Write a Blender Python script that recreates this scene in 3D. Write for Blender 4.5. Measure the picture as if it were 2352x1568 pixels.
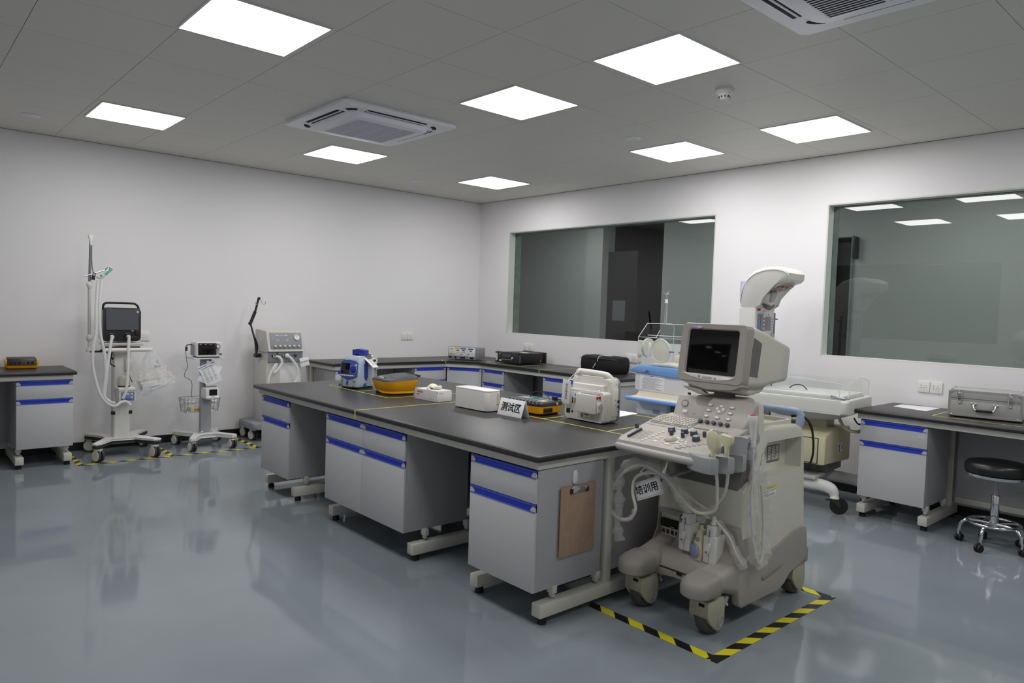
import bpy, bmesh, math, random
from math import sin, cos, pi, radians, sqrt
from mathutils import Matrix, Vector

for o in list(bpy.data.objects): bpy.data.objects.remove(o)
SC = bpy.context.scene
COL = SC.collection

# ------------------------------------------------------------------ camera, world, exposure
def make_camera():
    yaw, pitch, roll, f = 0.72830, -0.0458, 0.0330, 1637.27
    fw = Vector((sin(yaw)*cos(pitch), cos(yaw)*cos(pitch), sin(pitch)))
    r0 = Vector((cos(yaw), -sin(yaw), 0)); u0 = r0.cross(fw)
    r = cos(roll)*r0 + sin(roll)*u0; u = -sin(roll)*r0 + cos(roll)*u0
    M = Matrix(((r.x, u.x, -fw.x, -6.0114), (r.y, u.y, -fw.y, -7.4446), (r.z, u.z, -fw.z, 1.4241), (0, 0, 0, 1)))
    cd = bpy.data.cameras.new('camera'); co = bpy.data.objects.new('camera', cd); COL.objects.link(co)
    cd.sensor_fit = 'HORIZONTAL'; cd.sensor_width = 36.0; cd.lens = f/2352*36.0
    cd.clip_start = 0.05; cd.clip_end = 60
    co.matrix_world = M
    SC.camera = co
make_camera()

w = bpy.data.worlds.new('world'); SC.world = w; w.use_nodes = True
w.node_tree.nodes['Background'].inputs['Color'].default_value = (0.01, 0.01, 0.011, 1)
w.node_tree.nodes['Background'].inputs['Strength'].default_value = 0.3
SC.view_settings.view_transform = 'Standard'
SC.view_settings.look = 'None'
SC.view_settings.exposure = 0.0
SC.view_settings.gamma = 1.0
SC.view_settings.use_curve_mapping = False
LAMP_STRENGTH = 15.2            # the ceiling panels are the only light of the room

# ------------------------------------------------------------------ materials
MATS = {}
def lin(h):
    h = h.lstrip('#')
    out = []
    for i in (0, 2, 4):
        c = int(h[i:i+2], 16)/255
        out.append(c/12.92 if c <= 0.04045 else ((c+0.055)/1.055)**2.4)
    return out
def mat(name, col='#808080', rough=0.5, metal=0.0, spec=0.5, bump=0.0, bscale=60.0, vary=0.0, vscale=3.0, emit=0.0, coat=0.0):
    if name in MATS: return MATS[name]
    m = bpy.data.materials.new(name); m.use_nodes = True
    nt = m.node_tree; b = nt.nodes['Principled BSDF']
    c = lin(col) if isinstance(col, str) else list(col)
    b.inputs['Base Color'].default_value = (*c, 1)
    b.inputs['Roughness'].default_value = rough
    b.inputs['Metallic'].default_value = metal
    b.inputs['Specular IOR Level'].default_value = spec
    b.inputs['Coat Weight'].default_value = coat
    if emit:
        b.inputs['Emission Color'].default_value = (*c, 1); b.inputs['Emission Strength'].default_value = emit
    if vary or bump:
        tc = nt.nodes.new('ShaderNodeTexCoord')
    if vary:
        n = nt.nodes.new('ShaderNodeTexNoise'); n.inputs['Scale'].default_value = vscale; n.inputs['Detail'].default_value = 5
        nt.links.new(tc.outputs['Object'], n.inputs['Vector'])
        cr = nt.nodes.new('ShaderNodeValToRGB')
        cr.color_ramp.elements[0].position = 0.3; cr.color_ramp.elements[1].position = 0.7
        cr.color_ramp.elements[0].color = (*[x*(1-vary) for x in c], 1)
        cr.color_ramp.elements[1].color = (*[min(1, x*(1+vary)) for x in c], 1)
        nt.links.new(n.outputs['Fac'], cr.inputs['Fac']); nt.links.new(cr.outputs['Color'], b.inputs['Base Color'])
    if bump:
        n2 = nt.nodes.new('ShaderNodeTexNoise'); n2.inputs['Scale'].default_value = bscale; n2.inputs['Detail'].default_value = 3
        nt.links.new(tc.outputs['Object'], n2.inputs['Vector'])
        bp = nt.nodes.new('ShaderNodeBump'); bp.inputs['Strength'].default_value = bump; bp.inputs['Distance'].default_value = 0.01
        nt.links.new(n2.outputs['Fac'], bp.inputs['Height']); nt.links.new(bp.outputs['Normal'], b.inputs['Normal'])
    MATS[name] = m
    return m
def mat_glass(name, tint, ior=1.5, alpha=None, rough=0.0):
    """thin pane: Fresnel mirror over a tinted see-through body"""
    if name in MATS: return MATS[name]
    m = bpy.data.materials.new(name); m.use_nodes = True; nt = m.node_tree
    nt.nodes.remove(nt.nodes['Principled BSDF']); out = nt.nodes['Material Output']
    t = nt.nodes.new('ShaderNodeBsdfTransparent'); t.inputs['Color'].default_value = (*tint, 1)
    g = nt.nodes.new('ShaderNodeBsdfGlossy'); g.inputs['Roughness'].default_value = rough
    fr = nt.nodes.new('ShaderNodeFresnel'); fr.inputs['IOR'].default_value = ior
    mx = nt.nodes.new('ShaderNodeMixShader')
    ge = nt.nodes.new('ShaderNodeNewGeometry'); mr = nt.nodes.new('ShaderNodeMapRange')      # mirror only where light enters the pane
    mr.inputs['To Min'].default_value = ior; mr.inputs['To Max'].default_value = 1.0
    nt.links.new(ge.outputs['Backfacing'], mr.inputs['Value']); nt.links.new(mr.outputs['Result'], fr.inputs['IOR'])
    nt.links.new(fr.outputs['Fac'], mx.inputs['Fac']); nt.links.new(t.outputs[0], mx.inputs[1]); nt.links.new(g.outputs[0], mx.inputs[2])
    nt.links.new(mx.outputs[0], out.inputs['Surface'])
    MATS[name] = m
    return m
def mat_film(name, col, alpha, rough=0.25, bump=0.5, bscale=25.0):
    """wrinkled clear plastic or frosted tube: part see-through, part white plastic"""
    if name in MATS: return MATS[name]
    m = mat(name, col, rough, 0, 0.6, bump=bump, bscale=bscale)
    m.node_tree.nodes['Principled BSDF'].inputs['Alpha'].default_value = alpha
    return m

mat('wall_paint', '#ebe9ea', 0.75, spec=0.25, bump=0.03, bscale=90)
mat('trim_white', '#e4e4e2', 0.5)
mat('jamb_grey', '#cfd3cd', 0.55)
mat('frame_film', '#8d9794', 0.35, vary=0.25, vscale=14, bump=0.3, bscale=20)
mat('ceiling_tile', '#dedcd5', 0.5, spec=0.35, bump=0.08, bscale=300)
mat('ceiling_gap', '#7a7974', 0.8)
mat('skirting_black', '#101012', 0.45)
mat('lamp_frame', '#e4e2ee', 0.4)
mat('worktop_black', '#29282a', 0.36, spec=0.5, bump=0.02, bscale=200, vary=0.06)
mat('bench_grey', '#c0c0c2', 0.5, spec=0.35)
mat('bench_side', '#a9a9ac', 0.55, spec=0.3)
mat('frame_cream', '#cbcac0', 0.45)
mat('handle_blue', '#3349c4', 0.36)
mat('handle_cap', '#c3c1b8', 0.5)
mat('rubber_black', '#131313', 0.6)
mat('plastic_black', '#18181a', 0.4)
mat('plastic_dark', '#2c2d31', 0.42)
mat('plastic_white', '#e6e5e2', 0.38)
mat('plastic_offwhite', '#dad7cf', 0.42)
mat('plastic_grey', '#8f9297', 0.45)
mat('chrome', '#d5d5d8', 0.12, metal=1.0)
mat('steel', '#a9abae', 0.3, metal=1.0)
mat('paper', '#eeeef0', 0.8)
mat('ink', '#1a1a1e', 0.7)
mat('ink_grey', '#75767c', 0.7)
mat('tape_line', '#d7d24a', 0.5)
mat('hazard_yellow', '#d9d023', 0.4)
mat('hazard_black', '#151515', 0.4)
mat('black_hole', '#070707', 0.8)
mat('corridor_wall', '#c2c2c2', 0.8)
mat('corridor_darkness', '#1d1e1e', 0.8)  # darkness of the unlit space past the doorways, put into the colour
mat('door_dark', '#141515', 0.5)

def floor_material():
    m = mat('epoxy_floor', '#8a9499', 0.08, spec=0.55)
    nt = m.node_tree; b = nt.nodes['Principled BSDF']
    tc = nt.nodes.new('ShaderNodeTexCoord')
    n = nt.nodes.new('ShaderNodeTexNoise'); n.inputs['Scale'].default_value = 1.3; n.inputs['Detail'].default_value = 6
    nt.links.new(tc.outputs['Object'], n.inputs['Vector'])
    cr = nt.nodes.new('ShaderNodeValToRGB')
    a = lin('#80898f'); c = lin('#889197')
    cr.color_ramp.elements[0].position = 0.35; cr.color_ramp.elements[0].color = (*a, 1)
    cr.color_ramp.elements[1].position = 0.65; cr.color_ramp.elements[1].color = (*c, 1)
    nt.links.new(n.outputs['Fac'], cr.inputs['Fac']); nt.links.new(cr.outputs['Color'], b.inputs['Base Color'])
    w1 = nt.nodes.new('ShaderNodeTexNoise'); w1.inputs['Scale'].default_value = 2.2; w1.inputs['Detail'].default_value = 1.5
    nt.links.new(tc.outputs['Object'], w1.inputs['Vector'])
    bp = nt.nodes.new('ShaderNodeBump'); bp.inputs['Strength'].default_value = 0.12; bp.inputs['Distance'].default_value = 0.02
    nt.links.new(w1.outputs['Fac'], bp.inputs['Height']); nt.links.new(bp.outputs['Normal'], b.inputs['Normal'])
floor_material()
def lamp_material():
    m = bpy.data.materials.new('lamp_diffuser'); m.use_nodes = True; nt = m.node_tree
    e = nt.nodes.new('ShaderNodeEmission'); e.inputs['Color'].default_value = (1.0, 0.99, 0.985, 1); e.inputs['Strength'].default_value = LAMP_STRENGTH
    nt.nodes.remove(nt.nodes['Principled BSDF']); nt.links.new(e.outputs[0], nt.nodes['Material Output'].inputs['Surface'])
    MATS['lamp_diffuser'] = m
lamp_material()
mat('corridor_fill_glow', '#eef2ef', 0.5, emit=13.0)  # glow of the added corridor fill panels
mat_glass('window_glass', (0.78, 0.82, 0.80), 1.68)
mat_glass('acrylic', (0.97, 0.98, 0.98), 1.35)
mat_glass('screen_gloss', (0, 0, 0), 1.45, rough=0.05)

# ------------------------------------------------------------------ mesh builder
def rrect(w, h, r, n=5, cx=0.0, cy=0.0):
    """rounded rectangle, counter-clockwise"""
    pts = []
    r = min(r, w/2-1e-5, h/2-1e-5)
    for (sx, sy, a0) in ((1, 1, 0), (-1, 1, 90), (-1, -1, 180), (1, -1, 270)):
        for k in range(n+1):
            a = radians(a0+90*k/n)
            pts.append((cx+sx*(w/2-r)+r*cos(a), cy+sy*(h/2-r)+r*sin(a)))
    return pts
def arc(cx, cy, r, a0, a1, n=12, ry=None):
    ry = r if ry is None else ry
    return [(cx+r*cos(radians(a0+(a1-a0)*k/n)), cy+ry*sin(radians(a0+(a1-a0)*k/n))) for k in range(n+1)]
def spline(pts, n=8):
    """Catmull-Rom through the points"""
    P = [Vector(p) for p in pts]
    if len(P) < 3: return P
    P = [2*P[0]-P[1]]+P+[2*P[-1]-P[-2]]
    out = []
    for i in range(1, len(P)-2):
        p0, p1, p2, p3 = P[i-1:i+3]
        for k in range(n):
            t = k/n
            out.append(0.5*((2*p1)+(p2-p0)*t+(2*p0-5*p1+4*p2-p3)*t*t+(3*p1-p0-3*p2+p3)*t**3))
    out.append(P[-2]); return out
class MB:
    def __init__(s, M=None):
        s.bm = bmesh.new(); s.mats = []; s.M = M or Matrix()
    def mi(s, m):
        if m not in s.mats: s.mats.append(m)
        return s.mats.index(m)
    def add(s, tb, m, M=None, flip=True):
        i = s.mi(m)
        if flip: bmesh.ops.recalc_face_normals(tb, faces=tb.faces)
        for f in tb.faces: f.material_index = i
        tb.transform(s.M @ M if M else s.M)
        me = bpy.data.meshes.new('tmp'); tb.to_mesh(me); tb.free(); s.bm.from_mesh(me); bpy.data.meshes.remove(me)
        return s
    def box(s, x0, x1, y0, y1, z0, z1, m, bev=0.0, seg=2, M=None):
        tb = bmesh.new(); bmesh.ops.create_cube(tb, size=1)
        for v in tb.verts: v.co = Vector(((x0+x1)/2+v.co.x*(x1-x0), (y0+y1)/2+v.co.y*(y1-y0), (z0+z1)/2+v.co.z*(z1-z0)))
        if bev: bmesh.ops.bevel(tb, geom=tb.edges[:], offset=min(bev, abs(x1-x0)*.49, abs(y1-y0)*.49, abs(z1-z0)*.49), segments=seg, affect='EDGES', profile=.5)
        return s.add(tb, m, M)
    def prism(s, pts, axis, a, b, m, bev=0.0, seg=2, M=None):
        """extrude a 2D outline; axis x: pts=(y,z), y: (x,z), z: (x,y)"""
        tb = bmesh.new()
        def P(p, t):
            return {'x': (t, p[0], p[1]), 'y': (p[0], t, p[1]), 'z': (p[0], p[1], t)}[axis]
        A = [tb.verts.new(P(p, a)) for p in pts]; B = [tb.verts.new(P(p, b)) for p in pts]
        fa = tb.faces.new(A); fb = tb.faces.new(B)
        n = len(pts)
        for i in range(n): tb.faces.new((A[i], A[(i+1) % n], B[(i+1) % n], B[i]))
        if bev:
            ed = list(set(fa.edges[:]+fb.edges[:]))
            bmesh.ops.bevel(tb, geom=ed, offset=bev, segments=seg, affect='EDGES', profile=.5, clamp_overlap=True)
        return s.add(tb, m, M)
    def frame(s, outer, inner, axis, a, b, m, M=None):
        """ring between two outlines of equal vertex count, extruded"""
        tb = bmesh.new(); n = len(outer)
        def P(p, t): return {'x': (t, p[0], p[1]), 'y': (p[0], t, p[1]), 'z': (p[0], p[1], t)}[axis]
        oa = [tb.verts.new(P(p, a)) for p in outer]; ob = [tb.verts.new(P(p, b)) for p in outer]
        ia = [tb.verts.new(P(p, a)) for p in inner]; ib = [tb.verts.new(P(p, b)) for p in inner]
        for i in range(n):
            j = (i+1) % n
            for q in ((oa[i], oa[j], ob[j], ob[i]), (ia[i], ia[j], ib[j], ib[i]), (oa[i], oa[j], ia[j], ia[i]), (ob[i], ob[j], ib[j], ib[i])): tb.faces.new(q)
        return s.add(tb, m, M)
    def loft(s, rings, m, cap=True, closed=True, M=None):
        tb = bmesh.new(); R = [[tb.verts.new(p) for p in r] for r in rings]
        n = len(rings[0])
        for a, b in zip(R[:-1], R[1:]):
            for i in range(n if closed else n-1):
                j = (i+1) % n; tb.faces.new((a[i], a[j], b[j], b[i]))
        if cap and closed: tb.faces.new(R[0]); tb.faces.new(R[-1])
        return s.add(tb, m, M)
    def cyl(s, p0, p1, r, m, r2=None, seg=20, bev=0.0, M=None):
        p0 = Vector(p0); p1 = Vector(p1); d = p1-p0; L = d.length
        r2 = r if r2 is None else r2
        prof = [(r, 0), (r2, L)]
        if bev: prof = [(r-bev, 0), (r-bev*.3, bev*.3), (r, bev), (r2, L-bev), (r2-bev*.3, L-bev*.3), (r2-bev, L)]
        return s.lathe(prof, m, p0, d, seg, M)
    def lathe(s, prof, m, o=(0, 0, 0), d=(0, 0, 1), seg=24, M=None, cap=True):
        q = Vector(d).normalized().to_track_quat('Z', 'Y').to_matrix(); o = Vector(o)
        rings = [[o+q @ Vector((r*cos(2*pi*k/seg), r*sin(2*pi*k/seg), z)) for k in range(seg)] for r, z in prof]
        return s.loft(rings, m, cap, True, M)
    def tube(s, pts, r, m, seg=10, n=8, smooth=True, M=None, flat=None, jit=0.0):
        P = spline(pts, n) if smooth else [Vector(p) for p in pts]
        rings = []; up = None; N = len(P); rn = random.Random(N+seg)
        for i, p in enumerate(P):
            t = (P[min(i+1, N-1)]-P[max(i-1, 0)]).normalized()
            if up is None:
                up = Vector((0, 0, 1)) if abs(t.z) < .9 else Vector((1, 0, 0))
            a = t.cross(up)
            if a.length < 1e-4: a = t.orthogonal()
            a.normalize(); b = a.cross(t).normalized(); up = b
            rr = r(i/(N-1)) if callable(r) else r
            fl = flat or 1.0
            rings.append([p+(a*cos(2*pi*k/seg)+b*fl*sin(2*pi*k/seg))*rr*(1+jit*rn.uniform(-1, 1)) for k in range(seg)])
        return s.loft(rings, m, True, True, M)
    def ell(s, c, r, m, u=20, v=12, M=None):
        tb = bmesh.new(); bmesh.ops.create_uvsphere(tb, u_segments=u, v_segments=v, radius=1)
        r = (r, r, r) if isinstance(r, (int, float)) else r
        for q in tb.verts: q.co = Vector((c[0]+q.co.x*r[0], c[1]+q.co.y*r[1], c[2]+q.co.z*r[2]))
        return s.add(tb, m, M)
    def poly(s, pts, m, M=None):
        tb = bmesh.new(); tb.faces.new([tb.verts.new(p) for p in pts]); return s.add(tb, m, M, flip=False)
    def grid(s, f, nu, nv, m, M=None):
        tb = bmesh.new(); V = [[tb.verts.new(f(i/nu, j/nv)) for j in range(nv+1)] for i in range(nu+1)]
        for i in range(nu):
            for j in range(nv): tb.faces.new((V[i][j], V[i+1][j], V[i+1][j+1], V[i][j+1]))
        return s.add(tb, m, M, flip=False)
    def text(s, body, o, right, up, size, m, thick=0.0004, align='CENTER', bold=0.0):
        cu = bpy.data.curves.new('t', 'FONT'); cu.body = body; cu.size = size; cu.align_x = align; cu.align_y = 'CENTER'
        cu.extrude = thick; cu.resolution_u = 3; cu.offset = bold
        ob = bpy.data.objects.new('t', cu); COL.objects.link(ob)
        bpy.context.view_layer.update()
        me = bpy.data.meshes.new_from_object(ob.evaluated_get(bpy.context.evaluated_depsgraph_get()))
        tb = bmesh.new(); tb.from_mesh(me); bpy.data.objects.remove(ob); bpy.data.curves.remove(cu); bpy.data.meshes.remove(me)
        r = Vector(right).normalized(); u = Vector(up).normalized(); u = (u-r*u.dot(r)).normalized(); n = r.cross(u); o = Vector(o)+n*thick
        M = Matrix(((r.x, u.x, n.x, o.x), (r.y, u.y, n.y, o.y), (r.z, u.z, n.z, o.z), (0, 0, 0, 1)))
        tb.transform(M)
        return s.add(tb, m, None, flip=False)
    def obj(s, name, parent=None, label=None, ang=38, kind=None):
        me = bpy.data.meshes.new(name); s.bm.to_mesh(me); s.bm.free()
        for m in s.mats: me.materials.append(MATS[m])
        me.polygons.foreach_set('use_smooth', [True]*len(me.polygons)); me.set_sharp_from_angle(angle=radians(ang))
        o = bpy.data.objects.new(name, me); COL.objects.link(o)
        if parent: o.parent = parent
        if label: o['label'] = label
        if kind: o['kind'] = kind
        return o
def tag(o, label, cat, group=None, kind=None):
    if label: o['label'] = label
    if cat: o['category'] = cat
    if group: o['group'] = group
    if kind: o['kind'] = kind
    return o
def thing(name, label, cat, loc=(0, 0, 0), rz=0.0, group=None):
    o = bpy.data.objects.new(name, None); COL.objects.link(o); o.empty_display_size = .05
    o.location = loc; o.rotation_euler = (0, 0, radians(rz))
    return tag(o, label, cat, group)
def part(name, parent, label=None, **k):
    """shorthand: with part(...) as m: m.box(...)"""
    class C:
        def __enter__(s): s.m = MB(); return s.m
        def __exit__(s, *a):
            if a[0] is None: s.m.o = s.m.obj(name, parent, label, **k)
    return C()
def copy_tree(o, parent=None, loc=None, rz=None, label=None):
    c = o.copy(); COL.objects.link(c)
    if parent: c.parent = parent
    if loc is not None: c.location = loc
    if rz is not None: c.rotation_euler = (0, 0, radians(rz))
    if label: c['label'] = label
    for ch in list(o.children): copy_tree(ch, c)
    return c
X, Y, Z = Vector((1, 0, 0)), Vector((0, 1, 0)), Vector((0, 0, 1))

# ------------------------------------------------------------------ room shell
H = 2.806; XN = -6.6; YR = -9.9       # ceiling height, near wall x, rear wall y
WZ0, WZ1 = 1.107, 2.395               # window sill and head
def slab(name, *b, m='wall_paint', **k):
    q = MB(); q.box(*b, m); o = q.obj(name); tag(o, None, None, kind='structure'); return o
slab('floor', XN-.2, 2.6, YR-.2, 2.2, -.12, 0, m='epoxy_floor')
slab('wall_left', XN-.2, .2, 0, .2, 0, H)
slab('wall_rear', XN-.2, .2, YR-.2, YR, 0, H)
def wall_with_windows(name, x0, x1, y0, y1, wins):
    q = MB(); ys = [y0]
    for a, b in wins: ys += [a, b]
    ys.append(y1)
    for i in range(len(ys)-1):
        if i % 2 == 0: q.box(x0, x1, ys[i], ys[i+1], 0, H, 'wall_paint')
        else:
            q.box(x0, x1, ys[i], ys[i+1], 0, WZ0, 'wall_paint'); q.box(x0, x1, ys[i], ys[i+1], WZ1, H, 'wall_paint')
    return tag(q.obj(name), None, None, kind='structure')
WIN = [(-7.66, -4.66), (-3.585, -.588)]
wall_with_windows('wall_right', 0, .2, YR, 0, WIN)
wall_with_windows('wall_near', XN-.2, XN, YR, 0, [(-4.25, -1.25)])
def window(n, y0, y1, xg, s):
    """deep jambs, film-streaked frame strip and the pane; s=+1 recess towards +x"""
    w = thing('window_%d' % n, None, None); w['kind'] = 'structure'
    xa, xb = (0, .2) if s > 0 else (XN, XN-.2)
    q = MB(); t = .012
    lo, hi = min(xa, xb), max(xa, xb)
    a0, a1 = (lo, xg-.004) if s > 0 else (xg+.004, hi)
    q.box(a0, a1, y1-t, y1, WZ0, WZ1, 'jamb_grey'); q.box(a0, a1, y0, y0+t, WZ0, WZ1, 'jamb_grey')
    q.box(a0, a1, y0+t, y1-t, WZ1-t, WZ1, 'jamb_grey'); q.box(a0, a1, y0+t, y1-t, WZ0, WZ0+t, 'trim_white')
    o = q.obj('window_frame', w)
    q = MB()
    q.box(xg+s*.004, xg+s*.095, y1-.016, y1-.0, WZ0, WZ1, 'frame_film'); q.box(xg+s*.004, xg+s*.095, y0, y0+.016, WZ0, WZ1, 'frame_film')
    q.box(xg+s*.004, xg+s*.095, y0+.016, y1-.016, WZ1-.016, WZ1, 'frame_film')
    q.obj('window_trim', w)
    q = MB(); q.box(xg-.003, xg+.003, y0+.002, y1-.002, WZ0+.002, WZ1-.002, 'window_glass'); q.obj('window_pane', w)
window(1, -3.585, -.588, .1, 1)
window(2, -7.66, -4.66, .1, 1)
window(3, -4.25, -1.25, XN-.1, -1)
# corridor behind the right wall, seen dimly through the panes
q = MB()
for a, b in ((YR-.2, -3.96), (-3.70, -1.35), (-.30, 2.2)): q.box(2.2, 2.4, a, b, 0, H, 'corridor_wall')
q.box(2.2, 2.4, -3.96, -3.70, 2.36, H, 'corridor_wall')
q.box(2.12, 2.2, -.30, .03, 0, H, 'corridor_wall')
q.box(3.4, 3.5, YR-.2, 2.2, 0, H, 'corridor_darkness')
q.box(.2, 3.5, 2.1, 2.2, 0, H, 'corridor_wall'); q.box(.2, 3.5, YR-.3, YR-.2, 0, H, 'corridor_wall')
tag(q.obj('wall_corridor'), None, None, kind='structure')
q = MB(); q.box(.2, 3.5, YR-.2, 2.2, H, H+.05, 'ceiling_gap'); q.box(2.6, 3.5, YR-.2, 2.2, -.12, 0, 'corridor_darkness'); tag(q.obj('ceiling_corridor'), None, None, kind='structure')
for y in (-.4, -2.9, -5.4, -7.9):  # panels added only to brighten the corridor behind the panes
    t = thing('corridor_fill_panel', 'added glowing panel that brightens the corridor behind the windows', 'ceiling light', (1.2, y, H), 0, 'added corridor fill panels')
    with part('diffuser', t) as q: q.box(-.15, .15, -.6, .6, -.02, -.001, 'corridor_fill_glow')
d = thing('door_1', None, None); d['kind'] = 'structure'
with part('door_leaf', d) as q: q.box(2.26, 2.31, -.86, -.30, 0, 2.33, 'door_dark')
with part('notice', d) as q: q.box(2.255, 2.26, -.66, -.42, 1.30, 1.60, 'ink_grey')
d = thing('door_2', None, None); d['kind'] = 'structure'
with part('door_leaf', d) as q: q.box(2.32, 2.36, -3.96, -3.70, 0, 2.36, 'door_dark')
with part('door_frame', d) as q: q.box(2.17, 2.2, -3.965, -3.945, 0, 2.37, 'plastic_grey')
with part('handrail', thing('railing', 'dark handrail slanting up in the corridor behind the left window', 'railing', (2.5, -.98, 1.02))) as q:
    q.cyl((0, .28, -.24), (0, -.24, .16), .03, 'plastic_black'); q.cyl((0, -.24, -1.02), (0, -.24, .14), .02, 'plastic_black'); q.cyl((0, .28, -1.02), (0, .28, -.26), .02, 'plastic_black')
with part('speaker_body', thing('wall_speaker', 'narrow black box fixed high on the corridor wall beside the dark doorway', 'wall box', (2.17, -4.0, 2.23))) as q:
    q.box(-.05, .03, -.022, .022, -.12, .12, 'plastic_black', .006); q.box(-.052, -.05, -.012, .012, -.09, .09, 'plastic_dark')
slab('baseboard_left', XN, -.0, -.012, 0, 0, .075, m='skirting_black')
slab('baseboard_right', -.012, 0, YR, -.012, 0, .075, m='skirting_black')
slab('baseboard_near', XN, XN+.012, YR, 0, 0, .075, m='skirting_black')
slab('baseboard_rear', XN, 0, YR, YR+.012, 0, .075, m='skirting_black')

# tiled metal ceiling: one tray per grid cell with open joints between
def lines(anchors, lo, hi):
    """grid-line positions from (index, centre) anchors; lines sit half a tile off the centres"""
    idx = sorted(anchors); out = []
    def pos(i):
        for (a, pa), (b, pb) in zip(idx[:-1], idx[1:]):
            if i <= b or (b, pb) == idx[-1]:
                return pa+(pb-pa)*(i-a)/(b-a)
    k = -20.5
    while k < 20:
        p = pos(k)
        if lo < p < hi: out.append(p)
        k += 1
    return [lo]+out+[hi]
XS = lines([(-3, -4.546), (0, -2.765), (3, -.90)], XN, 0)
YS = lines([(-2, -4.975), (0, -3.782), (4, -1.346)], YR, 0)
q = MB(); g = .0014
q.box(XN-.2, .2, YR-.2, .2, H+.012, H+.1, 'ceiling_gap')
for x0, x1 in zip(XS[:-1], XS[1:]):
    for y0, y1 in zip(YS[:-1], YS[1:]):
        tb_pts = [(x0+g, y0+g), (x1-g, y0+g), (x1-g, y1-g), (x0+g, y1-g)]
        q.prism(tb_pts, 'z', H, H+.013, 'ceiling_tile')
tag(q.obj('ceiling'), None, None, kind='structure')
q = MB()
q.box(XN, 0, -.004, 0, H-.003, H, 'ceiling_gap'); q.box(-.004, 0, YR, -.004, H-.003, H, 'ceiling_gap')
tag(q.obj('trim_1'), None, None, kind='structure')

# ------------------------------------------------------------------ ceiling fittings
def panel_lamp(x, y, label):
    t = thing('ceiling_light', label, 'ceiling light', (x, y, H), 0, 'square ceiling light panels')
    q = MB(); q.frame(rrect(.576, .576, .004, 1), rrect(.556, .556, .004, 1), 'z', -.0065, 0, 'lamp_frame'); q.obj('frame', t)
    q = MB(); q.box(-.278, .278, -.278, .278, -.006, -.002, 'lamp_frame')
    q.poly([(-.2785, .2785, -.0065), (.2785, .2785, -.0065), (.2785, -.2785, -.0065), (-.2785, -.2785, -.0065)], 'lamp_diffuser'); q.obj('diffuser', t)
    return t
LAMPS = [(-4.572, -3.788, 'large lit ceiling panel cut by the top edge at upper left'),
         (-4.52, -1.331, 'lit ceiling panel farthest left, over the ventilator by the left wall'),
         (-2.744, -1.36, 'lit ceiling panel just beyond the middle air conditioner'),
         (-2.773, -3.803, 'lit ceiling panel right of the middle air conditioner'),
         (-2.777, -5.011, 'largest whole lit ceiling panel, right of centre near the top'),
         (-.918, -1.347, 'lit ceiling panel in the far corner over the corner counter'),
         (-.908, -3.755, 'lit ceiling panel before the left window, second from the far corner'),
         (-.87, -4.939, 'lit ceiling panel near the right wall between the two windows'),
         (-4.56, -5.0, 'lit ceiling panel above the camera mirrored in the right window'),
         (-4.56, -7.4, 'lit ceiling panel behind the camera, near side of the room'),
         (-2.77, -7.4, 'lit ceiling panel behind the camera, middle of the room'),
         (-.88, -7.4, 'lit ceiling panel behind the camera, window side of the room')]
for a in LAMPS: panel_lamp(*a)
mat('ac_white', '#f1f1fa', 0.4)
mat('ac_grille', '#b9bac8', 0.55)
def ac_unit(cx, cy, label, slats):
    t = thing('air_conditioner', label, 'air conditioner', (cx, cy, H), 0, 'ceiling cassette air conditioners')
    S = .475
    with part('panel', t) as q:
        q.prism(rrect(2*S, 2*S, .03), 'z', -.03, -.001, 'ac_white', .008)
    for k in range(4):
        M = Matrix.Rotation(k*pi/2, 4, 'Z')
        q = MB(M)
        q.box(-.25, .25, -.410, -.348, -.0315, -.02, 'black_hole', .002)
        q.obj('air_outlet', t, 'dark slot')
        q = MB(M); q.box(-.25, .25, -.384, -.372, -.036, -.030, 'ac_white', .002); q.obj('louver', t)
        q = MB(M)
        o1 = [(.30+p[0], -.30+p[1]) for p in arc(0, 0, .085, -75, -15, 6)]; i1 = [(.30+p[0], -.30+p[1]) for p in arc(0, 0, .055, -15, -75, 6)]
        q.prism(o1+i1, 'z', -.0355, -.02, 'black_hole'); q.obj('corner_slot', t, 'dark curved slot')
    with part('intake_grille', t) as q:
        q.loft([[(p[0], p[1], z) for p in rrect(a, a, r, 6)] for z, a, r in ((-.028, .70, .10), (-.045, .685, .10), (-.062, .655, .09), (-.068, .63, .08))], 'ac_white')
        if slats:
            q.box(-.25, .25, -.25, .25, -.0695, -.06, 'ac_white')
            for i in range(22):
                x = -.24+i*.0229
                for a, b in ((-.24, -.01), (.01, .24)): q.box(x, x+.011, a, b, -.0705, -.069, 'black_hole')
        else:
            q.box(-.25, .25, -.25, .25, -.0695, -.06, 'ac_grille')
            for i in range(5): q.box(-.252+i*.125, -.248+i*.125, -.25, .25, -.0705, -.069, 'ac_white')
            for i in range(24): q.box(-.25, .25, -.245+i*.0213, -.2437+i*.0213, -.0699, -.069, 'ac_white')
ac_unit(-3.19, -2.57, 'square white ceiling air conditioner in the middle of the ceiling', False)
ac_unit(-3.155, -6.21, 'white ceiling air conditioner with dark slats cut by the top right edge', True)
def speaker_disc(x, y, label):
    t = thing('ceiling_speaker', label, 'ceiling speaker', (x, y, H), 0, 'small flat discs on the ceiling')
    with part('rim', t) as q: q.lathe([(.062, 0), (.062, -.006), (.05, -.012), (.0, -.013)], 'ac_white')
    with part('cover', t) as q: q.cyl((0, 0, -.0135), (0, 0, -.012), .042, 'trim_white')
speaker_disc(-5.106, -.724, 'small flat white ceiling disc at the far left near the left wall')
speaker_disc(-1.534, -.748, 'small flat white ceiling disc near the far corner panel')
speaker_disc(-1.528, -3.779, 'small flat white ceiling disc beside the panel before the left window')
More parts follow.
